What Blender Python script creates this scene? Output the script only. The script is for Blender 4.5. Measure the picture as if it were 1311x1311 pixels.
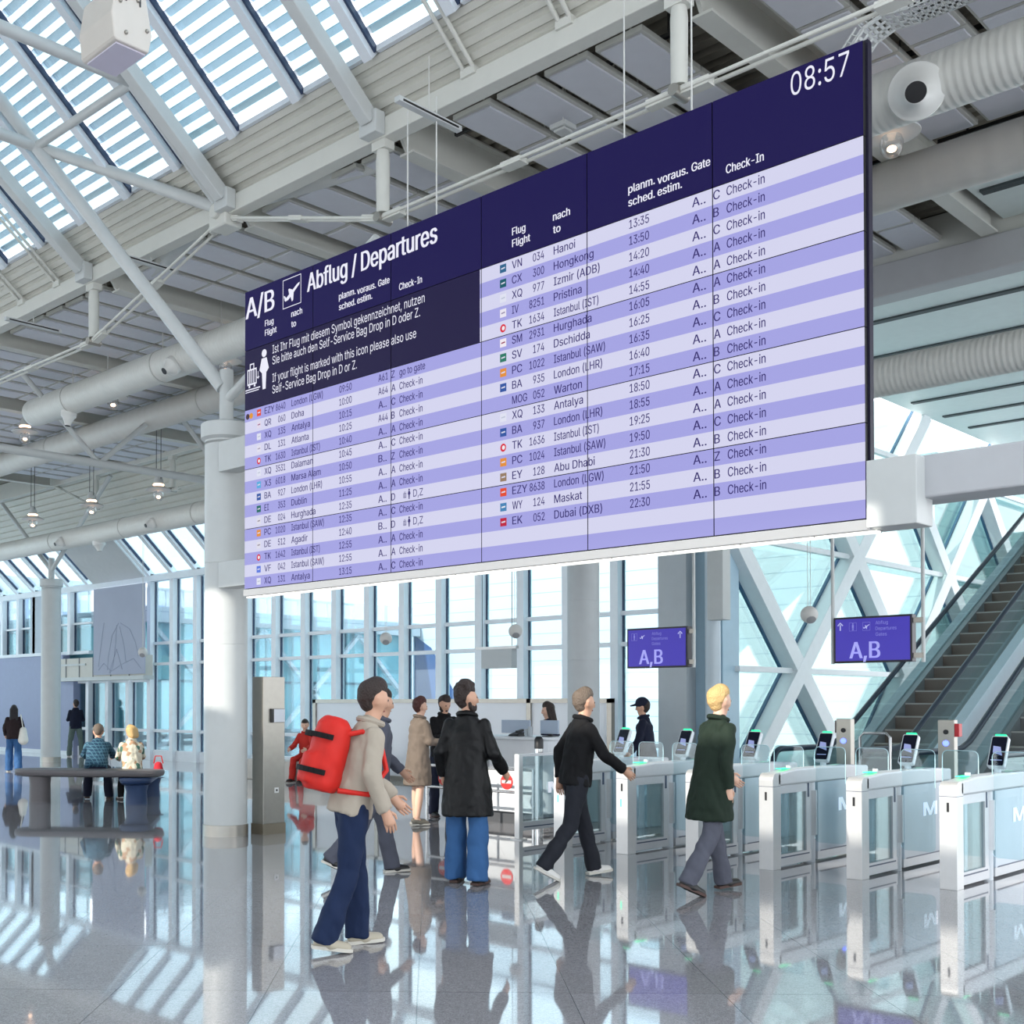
import bpy, bmesh, math, random, os
from mathutils import Vector as V, Matrix, Euler
from mathutils.geometry import interpolate_bezier, delaunay_2d_cdt
random.seed(7)
R_ = math.radians
SC = bpy.context.scene
for o in list(bpy.data.objects): bpy.data.objects.remove(o)
COL = SC.collection

# ------------------------------------------------------------ camera, sky, sun
cam = bpy.data.cameras.new('camera'); cam_o = bpy.data.objects.new('camera', cam); COL.objects.link(cam_o)
cam_o.location = (0, 0, 1.6)
cam_o.rotation_euler = (math.pi/2 + math.atan(25/1512), 0, -R_(44.37))
cam.sensor_width = 36; cam.lens = 1512/1311*36
cam.shift_x = (655.5-510)/1311; cam.shift_y = (875-655.5)/1311
cam.clip_end = 500
SC.camera = cam_o
SC.view_settings.view_transform = 'Standard'; SC.view_settings.look = 'None'
SC.view_settings.gamma = 1; SC.view_settings.use_curve_mapping = False
SC.view_settings.exposure = 0.0

W = bpy.data.worlds.new('sky'); SC.world = W; W.use_nodes = True
n = W.node_tree.nodes; l = W.node_tree.links; n.clear()
out = n.new('ShaderNodeOutputWorld'); bg = n.new('ShaderNodeBackground')
tc = n.new('ShaderNodeTexCoord'); mp = n.new('ShaderNodeMapping'); mp.inputs['Scale'].default_value = (2.2, 2.2, 4.0)
nz = n.new('ShaderNodeTexNoise'); nz.inputs['Scale'].default_value = 1.4; nz.inputs['Detail'].default_value = 5
rp = n.new('ShaderNodeValToRGB')
rp.color_ramp.elements[0].position = .38; rp.color_ramp.elements[0].color = (.78, .89, 1, 1)
rp.color_ramp.elements[1].position = .62; rp.color_ramp.elements[1].color = (1, 1, 1, 1)
l.new(tc.outputs['Generated'], mp.inputs['Vector']); l.new(mp.outputs['Vector'], nz.inputs['Vector'])
l.new(nz.outputs['Fac'], rp.inputs['Fac']); l.new(rp.outputs['Color'], bg.inputs['Color'])
bg.inputs['Strength'].default_value = 3.1
l.new(bg.outputs['Background'], out.inputs['Surface'])

sun = bpy.data.lights.new('sun', 'SUN'); sun.energy = 5.5; sun.angle = R_(.6); sun.color = (1, .94, .84)
sun_o = bpy.data.objects.new('sun', sun); COL.objects.link(sun_o)
sd = V((math.cos(R_(28.9))*.993, -math.cos(R_(28.9))*.118, -math.sin(R_(28.9))))
sun_o.rotation_euler = sd.to_track_quat('-Z', 'Y').to_euler(); sun_o.location = (-10, 2, 20)

# ------------------------------------------------------------ materials
def lin(c):
    return tuple(((x/255)/12.92 if x/255 <= .04045 else ((x/255+.055)/1.055)**2.4) for x in c)
MATS = {}
def mat(name, rgb, rough=.5, metal=0., var=.05, vs=6., bump=0., bs=40., spec=.5, coat=0., emit=None, es=1.):
    """principled surface with a faint procedural variation of its colour"""
    if name in MATS: return MATS[name]
    m = bpy.data.materials.new(name); m.use_nodes = True; nt = m.node_tree; b = nt.nodes['Principled BSDF']
    c = lin(rgb)
    b.inputs['Roughness'].default_value = rough; b.inputs['Metallic'].default_value = metal
    b.inputs['Specular IOR Level'].default_value = spec; b.inputs['Coat Weight'].default_value = coat
    tcn = nt.nodes.new('ShaderNodeTexCoord')
    nzn = nt.nodes.new('ShaderNodeTexNoise'); nzn.inputs['Scale'].default_value = vs; nzn.inputs['Detail'].default_value = 3
    nt.links.new(tcn.outputs['Object'], nzn.inputs['Vector'])
    mx = nt.nodes.new('ShaderNodeMix'); mx.data_type = 'RGBA'
    mx.inputs[6].default_value = tuple(x*(1-var) for x in c)+(1,); mx.inputs[7].default_value = tuple(min(1, x*(1+var)) for x in c)+(1,)
    nt.links.new(nzn.outputs['Fac'], mx.inputs[0]); nt.links.new(mx.outputs[2], b.inputs['Base Color'])
    if bump:
        n2 = nt.nodes.new('ShaderNodeTexNoise'); n2.inputs['Scale'].default_value = bs; n2.inputs['Detail'].default_value = 4
        nt.links.new(tcn.outputs['Object'], n2.inputs['Vector'])
        bp = nt.nodes.new('ShaderNodeBump'); bp.inputs['Strength'].default_value = bump; bp.inputs['Distance'].default_value = .02
        nt.links.new(n2.outputs['Fac'], bp.inputs['Height']); nt.links.new(bp.outputs['Normal'], b.inputs['Normal'])
    if emit:
        b.inputs['Emission Color'].default_value = lin(emit)+(1,); b.inputs['Emission Strength'].default_value = es
    MATS[name] = m; return m

def nodes_of(m): return m.node_tree.nodes, m.node_tree.links, m.node_tree.nodes['Principled BSDF']

def ringed(name, rgb, axis_scale, rough=.35, strength=.35, along='Y', metal=0.):
    """sheet metal with seams repeating along one axis"""
    m = mat(name, rgb, rough, metal); nn, ll, b = nodes_of(m)
    t = nn.new('ShaderNodeTexCoord'); wv = nn.new('ShaderNodeTexWave'); wv.bands_direction = along
    wv.inputs['Scale'].default_value = axis_scale; wv.inputs['Distortion'].default_value = 0; wv.wave_profile = 'SIN'
    ll.new(t.outputs['Object'], wv.inputs['Vector'])
    bp = nn.new('ShaderNodeBump'); bp.inputs['Strength'].default_value = strength; bp.inputs['Distance'].default_value = .012
    ll.new(wv.outputs['Fac'], bp.inputs['Height']); ll.new(bp.outputs['Normal'], b.inputs['Normal'])
    return m

def glass(name, tint, refl=.12, rough=.02):
    if name in MATS: return MATS[name]
    m = bpy.data.materials.new(name); m.use_nodes = True; nt = m.node_tree; nt.nodes.clear()
    o = nt.nodes.new('ShaderNodeOutputMaterial'); mx = nt.nodes.new('ShaderNodeMixShader')
    tr = nt.nodes.new('ShaderNodeBsdfTransparent'); tr.inputs['Color'].default_value = lin(tint)+(1,)
    gl = nt.nodes.new('ShaderNodeBsdfGlossy'); gl.inputs['Roughness'].default_value = rough
    lw = nt.nodes.new('ShaderNodeLayerWeight'); lw.inputs['Blend'].default_value = .25
    mt = nt.nodes.new('ShaderNodeMath'); mt.operation = 'MULTIPLY_ADD'; mt.inputs[1].default_value = .42; mt.inputs[2].default_value = refl*.4
    nt.links.new(lw.outputs['Fresnel'], mt.inputs[0]); nt.links.new(mt.outputs[0], mx.inputs[0])
    nt.links.new(tr.outputs[0], mx.inputs[1]); nt.links.new(gl.outputs[0], mx.inputs[2]); nt.links.new(mx.outputs[0], o.inputs['Surface'])
    MATS[name] = m; return m

def frosted(name, tint, alpha):
    """milky glass: part diffuse, part clear"""
    if name in MATS: return MATS[name]
    m = bpy.data.materials.new(name); m.use_nodes = True; nt = m.node_tree; b = nt.nodes['Principled BSDF']
    b.inputs['Base Color'].default_value = lin(tint)+(1,); b.inputs['Roughness'].default_value = .12
    tr = nt.nodes.new('ShaderNodeBsdfTransparent'); mx = nt.nodes.new('ShaderNodeMixShader'); mx.inputs[0].default_value = alpha
    nt.links.new(tr.outputs[0], mx.inputs[1]); nt.links.new(b.outputs[0], mx.inputs[2])
    nt.links.new(mx.outputs[0], nt.nodes['Material Output'].inputs['Surface'])
    MATS[name] = m; return m

def screen(name, rgb, s=1.0):
    """a lit display pixel area"""
    return mat(name, (8, 8, 12), .4, 0, emit=rgb, es=s, spec=.12)

WHITE = mat('white painted steel', (200, 203, 202), .42)
WHITE2 = mat('warm white painted steel', (212, 212, 205), .5)
GALV = mat('pale grey sheet steel', (196, 196, 190), .5)
DECK = mat('grey roof deck', (138, 133, 122), .7, var=.12, vs=2)
PANEL = mat('perforated grey metal', (186, 188, 196), .55, bump=.1, bs=220)
DARK = mat('dark gasket', (44, 62, 92), .4)
BLACKM = mat('black metal', (24, 24, 27), .45)
STEEL = mat('brushed steel', (168, 164, 156), .34, .75, var=.08, vs=14)
STEEL_L = mat('light brushed steel', (205, 206, 206), .33, .45, var=.05, vs=14)
ALU = mat('pale aluminium frame', (240, 245, 250), .4)
CHROME = mat('polished steel', (200, 200, 200), .15, .9)
WIRE = mat('white wire', (214, 214, 210), .5)
WIRE_D = mat('dark wire', (60, 62, 66), .5)
GLASS = glass('clear window glass', (232, 246, 250))
GLASS_G = glass('greenish glass', (226, 243, 242), .10)
GLASS_T = glass('balustrade glass', (240, 248, 248), .08)
GLASS_C = glass('thin clear glass', (238, 248, 250), .10)

# ------------------------------------------------------------ mesh helpers
class MB:
    def __init__(s): s.v = []; s.f = []; s.m = []; s.s = []
    def add(s, verts, faces, mi=0, smooth=False):
        k = len(s.v); s.v += [tuple(p) for p in verts]
        for f in faces: s.f.append(tuple(i+k for i in f)); s.m.append(mi); s.s.append(smooth)
        return s
    def box(s, x0, x1, y0, y1, z0, z1, mi=0):
        x0, x1 = sorted((x0, x1)); y0, y1 = sorted((y0, y1)); z0, z1 = sorted((z0, z1))
        v = [(x0,y0,z0),(x1,y0,z0),(x1,y1,z0),(x0,y1,z0),(x0,y0,z1),(x1,y0,z1),(x1,y1,z1),(x0,y1,z1)]
        return s.add(v, [(0,3,2,1),(4,5,6,7),(0,1,5,4),(1,2,6,5),(2,3,7,6),(3,0,4,7)], mi)
    def obox(s, c, ax, ay, az, mi=0):
        c, ax, ay, az = V(c), V(ax), V(ay), V(az)
        v = [c+ax*i+ay*j+az*k for k in (-1,1) for i, j in ((-1,-1),(1,-1),(1,1),(-1,1))]
        return s.add(v, [(0,3,2,1),(4,5,6,7),(0,1,5,4),(1,2,6,5),(2,3,7,6),(3,0,4,7)], mi)
    def bar(s, p0, p1, w, h, up=(0,0,1), mi=0):
        p0, p1 = V(p0), V(p1); d = (p1-p0); L = d.length; d.normalize(); u = V(up)
        a = d.cross(u)
        if a.length < 1e-4: a = d.cross(V((1,0,0)))
        a.normalize(); b = a.cross(d).normalized()
        return s.obox((p0+p1)/2, d*L/2, a*w/2, b*h/2, mi)
    def tube(s, p0, p1, r0, r1=None, n=14, mi=0, caps=True, smooth=True):
        return s.path([p0, p1], [r0, r0 if r1 is None else r1], n, mi, caps, smooth)
    def path(s, pts, r, n=12, mi=0, caps=True, smooth=True):
        pts = [V(p) for p in pts]; rr = r if isinstance(r, (list, tuple)) else [r]*len(pts)
        vs = []; ref = None
        for i, p in enumerate(pts):
            d = (pts[min(i+1, len(pts)-1)]-pts[max(i-1, 0)]).normalized()
            if ref is None:
                ref = V((0,0,1)) if abs(d.z) < .9 else V((1,0,0))
            a = d.cross(ref).normalized(); b = a.cross(d).normalized(); ref = b
            for k in range(n):
                t = 2*math.pi*k/n; vs.append(p+(a*math.cos(t)+b*math.sin(t))*rr[i])
        fs = []
        for i in range(len(pts)-1):
            for k in range(n):
                fs.append((i*n+k, i*n+(k+1) % n, (i+1)*n+(k+1) % n, (i+1)*n+k))
        s.add(vs, fs, mi, smooth)
        if caps:
            s.add(vs[:n], [tuple(range(n-1, -1, -1))], mi); s.add(vs[-n:], [tuple(range(n))], mi)
        return s
    def lathe(s, prof, c=(0,0,0), n=24, mi=0, M=None, smooth=True):
        """prof: (radius, height) pairs along the axis"""
        c = V(c); vs = []
        for r, z in prof:
            for k in range(n):
                t = 2*math.pi*k/n; p = V((r*math.cos(t), r*math.sin(t), z)); vs.append(c+(M @ p if M else p))
        fs = []
        for i in range(len(prof)-1):
            for k in range(n):
                fs.append((i*n+k, i*n+(k+1) % n, (i+1)*n+(k+1) % n, (i+1)*n+k))
        s.add(vs, fs, mi, smooth)
        for i, rev in ((0, True), (len(prof)-1, False)):
            if prof[i][0] > 1e-4:
                ring = vs[i*n:(i+1)*n]; s.add(ring, [tuple(range(n-1,-1,-1)) if rev else tuple(range(n))], mi)
        return s
    def ball(s, c, r, n=16, m=10, mi=0, M=None):
        rx, ry, rz = (r, r, r) if isinstance(r, (int, float)) else r
        c = V(c); vs = []
        for i in range(m+1):
            ph = math.pi*i/m
            for k in range(n):
                t = 2*math.pi*k/n; p = V((rx*math.sin(ph)*math.cos(t), ry*math.sin(ph)*math.sin(t), rz*math.cos(ph)))
                vs.append(c+(M @ p if M else p))
        fs = [(i*n+k, (i+1)*n+k, (i+1)*n+(k+1) % n, i*n+(k+1) % n) for i in range(m) for k in range(n)]
        return s.add(vs, fs, mi, True)
    def prism(s, poly, fn, d0, d1, mi=0, smooth=False):
        """poly of (u, v); fn(u, v, d) gives the point; extruded from d0 to d1"""
        k = len(poly); vs = [fn(u, w, d0) for u, w in poly]+[fn(u, w, d1) for u, w in poly]
        s.add(vs, [tuple(range(k-1,-1,-1)), tuple(range(k, 2*k))], mi)
        return s.add(vs, [(i, (i+1) % k, (i+1) % k+k, i+k) for i in range(k)], mi, smooth)
    def build(s, name, mats, parent=None, loc=None, bevel=0, fix=True):
        me = bpy.data.meshes.new(name)
        if parent is not None: off = world_loc(parent)
        elif loc is not None: off = V(loc)
        else:
            xs = [p[0] for p in s.v]; ys = [p[1] for p in s.v]; zs = [p[2] for p in s.v]
            off = V(((min(xs)+max(xs))/2, (min(ys)+max(ys))/2, min(zs)))
        me.from_pydata([tuple(V(p)-off) for p in s.v], [], s.f)
        for m in (mats if isinstance(mats, (list, tuple)) else [mats]): me.materials.append(m)
        for p, mi, sm in zip(me.polygons, s.m, s.s): p.material_index = mi; p.use_smooth = sm
        if fix:
            bm = bmesh.new(); bm.from_mesh(me); bmesh.ops.remove_doubles(bm, verts=bm.verts, dist=1e-5)
            bmesh.ops.recalc_face_normals(bm, faces=bm.faces); bm.to_mesh(me); bm.free()
        if any(s.s): me.set_sharp_from_angle(angle=R_(38))
        me.update()
        o = bpy.data.objects.new(name, me); COL.objects.link(o)
        if parent is not None: o.parent = parent
        else: o.location = off
        if bevel:
            bv = o.modifiers.new('edges', 'BEVEL'); bv.width = bevel; bv.segments = 2; bv.limit_method = 'ANGLE'; bv.angle_limit = R_(40)
        return o
WL = {}
def world_loc(o):
    p = V((0,0,0))
    while o is not None: p = p+V(o.location); o = o.parent
    return p
def tag(o, label=None, cat=None, group=None, kind=None):
    if label: o['label'] = label
    if cat: o['category'] = cat; o['kind'] = 'thing'
    if group: o['group'] = group
    if kind: o['kind'] = kind
    return o
def thing(name, label, cat, loc, group=None):
    o = bpy.data.objects.new(name, None); COL.objects.link(o); o.location = loc; o.empty_display_size = .1
    return tag(o, label, cat, group)
def struct(name, mb, mats, parent=None, loc=None, bevel=0, label=None):
    o = mb.build(name, mats, parent, loc, bevel)
    if parent is None: o['kind'] = 'structure'
    if label: o['label'] = label
    return o
def dup(root, delta=(0,0,0), label=None, rotz=None):
    r = root.copy(); COL.objects.link(r); r.location = V(root.location)+V(delta)
    if rotz is not None: r.rotation_euler = (0,0,rotz)
    if label: r['label'] = label
    for ch in list(root.children):
        c = ch.copy(); COL.objects.link(c); c.parent = r
        for g in ch.children:
            d = g.copy(); COL.objects.link(d); d.parent = c
    return r
def arc(cx, cy, r, a0, a1, n=6):
    return [(cx+r*math.cos(R_(a0+(a1-a0)*i/n)), cy+r*math.sin(R_(a0+(a1-a0)*i/n))) for i in range(n+1)]
def rrect(u0, u1, v0, v1, r, n=5):
    return arc(u1-r, v1-r, r, 0, 90, n)+arc(u0+r, v1-r, r, 90, 180, n)+arc(u0+r, v0+r, r, 180, 270, n)+arc(u1-r, v0+r, r, 270, 360, n)

# lettering: glyph outlines turned into flat meshes
FC = {}
try:    # the sans serif that ships with Blender; its default face otherwise
    FONT = bpy.data.fonts.load(os.path.join(bpy.utils.system_resource('DATAFILES'), 'fonts', 'Inter.woff2'))
except Exception:
    FONT = None
def glyphs(txt, bold=0.):
    """outlines of txt filled by winding number (contours of one letter may overlap); bold widens the strokes"""
    k = (txt, bold)
    if k in FC: return FC[k]
    cu = bpy.data.curves.new('t', 'FONT'); cu.body = txt; cu.size = 1
    if FONT: cu.font = FONT
    o = bpy.data.objects.new('t', cu); COL.objects.link(o)
    c2 = o.evaluated_get(bpy.context.evaluated_depsgraph_get()).to_curve(bpy.context.evaluated_depsgraph_get())
    polys = []
    for sp in c2.splines:
        pts = []; bz = sp.bezier_points; N = len(bz)
        for i in range(N):
            p, q = bz[i], bz[(i+1) % N]
            if (p.handle_right-p.co).length < 1e-5 and (q.handle_left-q.co).length < 1e-5: seg = [p.co]
            else: seg = interpolate_bezier(p.co, p.handle_right, q.handle_left, q.co, 5)[:-1]
            pts += [(v[0], v[1]) for v in seg]
        cl = []
        for p in pts:
            if not cl or abs(p[0]-cl[-1][0])+abs(p[1]-cl[-1][1]) > 1e-5: cl.append(p)
        if len(cl) > 2 and abs(cl[0][0]-cl[-1][0])+abs(cl[0][1]-cl[-1][1]) < 1e-5: cl.pop()
        if len(cl) > 2: polys.append(cl)
    o.to_curve_clear() if hasattr(o, 'to_curve_clear') else None
    bpy.data.objects.remove(o); bpy.data.curves.remove(cu)
    co, ed = [], []
    for P in polys:
        k0 = len(co); co += [V(p) for p in P]; ed += [(k0+i, k0+(i+1) % len(P)) for i in range(len(P))]
    vv, _, tri, *_r = delaunay_2d_cdt(co, ed, [], 0, 1e-6)
    segs = [(P[i], P[(i+1) % len(P)]) for P in polys for i in range(len(P))]
    def wind(px, py):
        w = 0
        for (x1, y1), (x2, y2) in segs:
            if (y1 <= py) != (y2 <= py) and px < x1+(py-y1)/(y2-y1)*(x2-x1): w += 1 if y2 > y1 else -1
        return w
    keep = [t for t in tri if wind(sum(vv[i][0] for i in t)/3, sum(vv[i][1] for i in t)/3) != 0]
    vs, fs = [], []
    for dx in ((0,) if not bold else (-bold, 0, bold)):
        k0 = len(vs); vs += [(p[0]+dx, p[1]) for p in vv]; fs += [tuple(j+k0 for j in t) for t in keep]
    FC[k] = (vs, fs); return FC[k]
CAP = max(y for x, y in glyphs('H')[0])
def text(mb, txt, fn, u, v, cap, width=None, right=False, bold=0., sx=.92, mi=0):
    """lay txt with its base line at (u, v); fn maps (u, v) to a point in space"""
    if not txt.strip(): return
    vs, fs = glyphs(txt, bold); k = cap/CAP
    x0 = min(x for x, y in vs); x1 = max(x for x, y in vs)
    kx = width/(x1-x0) if width else k*sx
    uo = u-(x1-x0)*kx if right else u
    mb.add([fn(uo+(x-x0)*kx, v+y*k) for x, y in vs], fs, mi)
# ------------------------------------------------------------ floor and ground
fm = mat('polished granite', (128, 128, 134), .045, var=.0, spec=.5, coat=.35); nn, ll, b = nodes_of(fm)
b.inputs['Coat Roughness'].default_value = .02
t = nn.new('ShaderNodeTexCoord'); mp = nn.new('ShaderNodeMapping'); mp.inputs['Rotation'].default_value = (0, 0, R_(-(90-46.0)))
br = nn.new('ShaderNodeTexBrick'); br.inputs['Scale'].default_value = 1; br.inputs['Brick Width'].default_value = 1.2; br.inputs['Row Height'].default_value = .84
br.inputs['Mortar Size'].default_value = .0035; br.inputs['Mortar Smooth'].default_value = .3; br.offset = .0
br.inputs['Color1'].default_value = (.93, .93, .93, 1); br.inputs['Color2'].default_value = (1.05, 1.05, 1.06, 1); br.inputs['Mortar'].default_value = (.35, .35, .37, 1)
vo = nn.new('ShaderNodeTexVoronoi'); vo.inputs['Scale'].default_value = 190
cr = nn.new('ShaderNodeValToRGB'); cr.color_ramp.elements[0].color = lin((108, 107, 111))+(1,); cr.color_ramp.elements[1].color = lin((184, 183, 186))+(1,)
ln = nn.new('ShaderNodeTexNoise'); ln.inputs['Scale'].default_value = 45; ln.inputs['Detail'].default_value = 6
ad = nn.new('ShaderNodeMath'); ad.operation = 'MULTIPLY_ADD'; ad.inputs[1].default_value = .5; 
ll.new(t.outputs['Object'], mp.inputs['Vector']); ll.new(mp.outputs['Vector'], br.inputs['Vector'])
ll.new(t.outputs['Object'], vo.inputs['Vector']); ll.new(t.outputs['Object'], ln.inputs['Vector'])
sep = nn.new('ShaderNodeSeparateColor'); ll.new(vo.outputs['Color'], sep.inputs['Color'])
h2 = nn.new('ShaderNodeMath'); h2.operation = 'MULTIPLY'; h2.inputs[1].default_value = .5; ll.new(ln.outputs['Fac'], h2.inputs[0])
ll.new(sep.outputs[0], ad.inputs[0]); ll.new(h2.outputs[0], ad.inputs[2]); ll.new(ad.outputs[0], cr.inputs['Fac'])
mu = nn.new('ShaderNodeMix'); mu.data_type = 'RGBA'; mu.blend_type = 'MULTIPLY'; mu.inputs[0].default_value = 1
ll.new(cr.outputs['Color'], mu.inputs[6]); ll.new(br.outputs['Color'], mu.inputs[7]); ll.new(mu.outputs[2], b.inputs['Base Color'])
bp = nn.new('ShaderNodeBump'); bp.inputs['Strength'].default_value = .25; bp.inputs['Distance'].default_value = .004; bp.invert = True
ll.new(br.outputs['Fac'], bp.inputs['Height']); ll.new(bp.outputs['Normal'], b.inputs['Normal'])
struct('floor', MB().box(-14, 40, -14, 44, -.12, 0), fm)
struct('ground', MB().box(18.6, 90, -30, 90, -.5, -.13), mat('pale paving', (226, 228, 230), .8))

# ------------------------------------------------------------ roof: front skylight, ridge, added rear slope
SL = .87
def zf(X): return 8.14+SL*(8.0-X)
BAR = [9.72+1.1335*k for k in range(-6, 15)]
louv = frosted('translucent white louvre', (232, 238, 246), .86)
BARM = mat('white glazing bar', (222, 228, 234), .4)
for i in range(len(BAR)-1):
    y0, y1 = BAR[i], BAR[i+1]
    m = MB()
    a, bb = (8.02, zf(8.02)), (3.0, zf(3.0))
    m.bar((a[0], y1, a[1]-.05), (bb[0], y1, bb[1]-.05), .12, .14, up=(1,0,1))
    m.bar((a[0], y1-.075, a[1]-.01), (bb[0], y1-.075, bb[1]-.01), .03, .06, up=(1,0,1), mi=1)
    m.bar((8.02, y0+.06, zf(8.02)), (8.02, y1-.1, zf(8.02)), .05, .06)
    f = struct('window_%d' % (i+101), m, [BARM, DARK])
    dz = .03
    m = MB(); nx, nzv = SL/math.hypot(1, SL), 1/math.hypot(1, SL)
    m.prism([(8.0, zf(8.0)+dz), (3.0, zf(3.0)+dz), (3.0+.02*nx, zf(3.0)+dz+.02*nzv), (8.0+.02*nx, zf(8.0)+dz+.02*nzv)], lambda u, w, d: (u, d, w), y0+.07, y1-.12)
    m.build('pane', GLASS, f)
    m = MB(); X = 7.96
    while X > 3.1:
        z = zf(X)+.14
        m.obox((X, (y0+y1)/2, z), (.062, 0, .008), (0, (y1-y0)/2-.01, 0), (-.002, 0, .006)); X -= .125
    m.build('louver_blind', louv, f)
CB = ringed('ribbed pale sheet', (206, 205, 196), .1, .5, .0)
def ribbed(x0, z0, x1, z1, y0, y1, n, dep, th=.03):
    """sheet with ribs running along Y, between two lines"""
    L = math.hypot(x1-x0, z1-z0); ux, uz = (x1-x0)/L, (z1-z0)/L; nx, nz_ = -uz, ux
    if nz_ < 0: nx, nz_ = -nx, -nz_
    prof = []; st = L/n
    for k in range(n):
        for f, d in ((0, 0), (.5, 0), (.62, dep), (.88, dep)):
            prof.append((x0+ux*st*(k+f)+nx*d, z0+uz*st*(k+f)+nz_*d))
    prof.append((x1, z1))
    top = [(p[0]+nx*(th+dep), p[1]+nz_*(th+dep)) for p in (prof[0], prof[-1])]
    m = MB(); poly = prof+[top[1], top[0]]
    m.prism(poly, lambda u, w, d: (u, d, w), y0, y1); return m
struct('ceiling_band', ribbed(8.5, 7.7, 8.0, 8.13, -7, 43, 5, .035), CB)
struct('ceiling_deck', ribbed(8.5, 7.96, 15.8, 7.96, -7, 43, 30, .06, .08), DECK)
struct('ceiling_far_band', ribbed(15.92, 7.65, 17.0, 6.55, 10.55, 43, 8, .04), CB)
# unseen rear slope, added to block the sun; its open slot shapes the beam
REAR = mat('white sun blocker', (225, 225, 222), .7)
def slope(xa, xb, name, ya=-10, yb=46):
    zz = lambda X: 12.49+SL*(X-3.0)
    m = MB(); m.prism([(xa, zz(xa)), (xb, zz(xb)), (xb, zz(xb)+.12), (xa, zz(xa)+.12)], lambda u, w, d: (u, d, w), ya, yb)
    return struct(name, m, REAR)
slope(-7.5, -2.69, 'ceiling_sun_block'); slope(-1.63, 3.0, 'ceiling_ridge_block'); slope(-2.69, -1.63, 'ceiling_slot_stop', -10, 4.75)

# edge beams, rafters, ceiling beams
GRP = 'white roof beams'
def beam(mb, label, name='roof_beam', m=WHITE2, group=None, bevel=0):
    o = mb.build(name, m, bevel=bevel); return tag(o, label, 'beam', group)
beam(MB().box(8.41, 8.59, -7, 43, 7.49, 7.695), 'long white edge beam along the foot of the near skylight', 'edge_beam', WHITE2, bevel=.01)
beam(MB().box(15.7, 15.9, -7, 43, 7.49, 7.955), 'long white edge beam at the far side of the flat ceiling', 'edge_beam', WHITE2, bevel=.01)
beam(MB().box(15.62, 15.98, -7, 10.3, 7.04, 7.48), 'grey box girder in front of the pale ceiling, right of the big display', 'box_girder', mat('grey painted girder', (186, 186, 188), .45), bevel=.02)
POSTS = [-1.8, 1.76, 5.34, 8.92, 14.82, 18.5, 22.4, 26.2]
SUPP = [-6.06, 11.69, 29.5]
PF = [-1.8, 1.76, 5.34, 8.92, 16.6, 20.2, 23.86, 27.4]
def ibeam(x0, x1, y, zb, zt, w=.2, cut=.5):
    m = MB(); tw = .02
    m.prism([(x0+cut*.5, zb), (x1-.1, zb), (x1-.1, zb+.025), (x0+cut*.5, zb+.025)], lambda u, v, d: (u, d, v), y-w/2, y+w/2)
    m.prism([(x0, zt-.1), (x0+cut*.5, zb+.02), (x1-.1, zb+.02), (x1-.1, zt), (x0, zt)], lambda u, v, d: (u, d, v), y-tw, y+tw)
    m.box(x0, x1-.1, y-w/2, y+w/2, zt-.02, zt); return m
where = {5.34: 'seen above the clock corner of the display', 8.92: 'seen above the title corner of the display'}
for y in sorted(POSTS+SUPP[:2]+[29.5]):
    lab = 'white ceiling beam crossing the flat ceiling, ' + (where.get(y) or ('left of the display, %s' % {1.76: 'nearest right', -1.8: 'far right', 14.82: 'first past the column', 18.5: 'second past the column', 22.4: 'third past the column', 26.2: 'fourth past the column', 29.5: 'over the far column', 11.69: 'at the column', -6.06: 'outer right'}[y]))
    if y in (1.76, -1.8, -6.06): lab = 'white ceiling beam crossing the flat ceiling right of the display clock'
    if y in (-6.06, -1.8): continue
    beam(ibeam(8.6, 15.7, y, 7.48, 7.95), lab, 'ceiling_beam', WHITE2)
for y in (8.92, 11.5, 14.82, 18.5, 5.34):
    m = MB(); m.bar((8.3, y, 7.66), (3.0, y, zf(3.0)-.5), .15, .17, up=(1,0,1)); m.box(8.27, 8.409, y-.13, y+.13, 7.5, 7.74)
    lab = {8.92: 'white box rafter rising from the post left of the display clock', 11.5: 'white box rafter beside the big slanting tube above the column', 14.82: 'white box rafter under the skylight at the left edge', 18.5: 'white box rafter far left under the skylight', 5.34: 'white box rafter nearest the top centre of the skylight'}[y]
    if y not in (18.5, 5.34): beam(m, lab, 'rafter', WHITE, bevel=.012)
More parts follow.
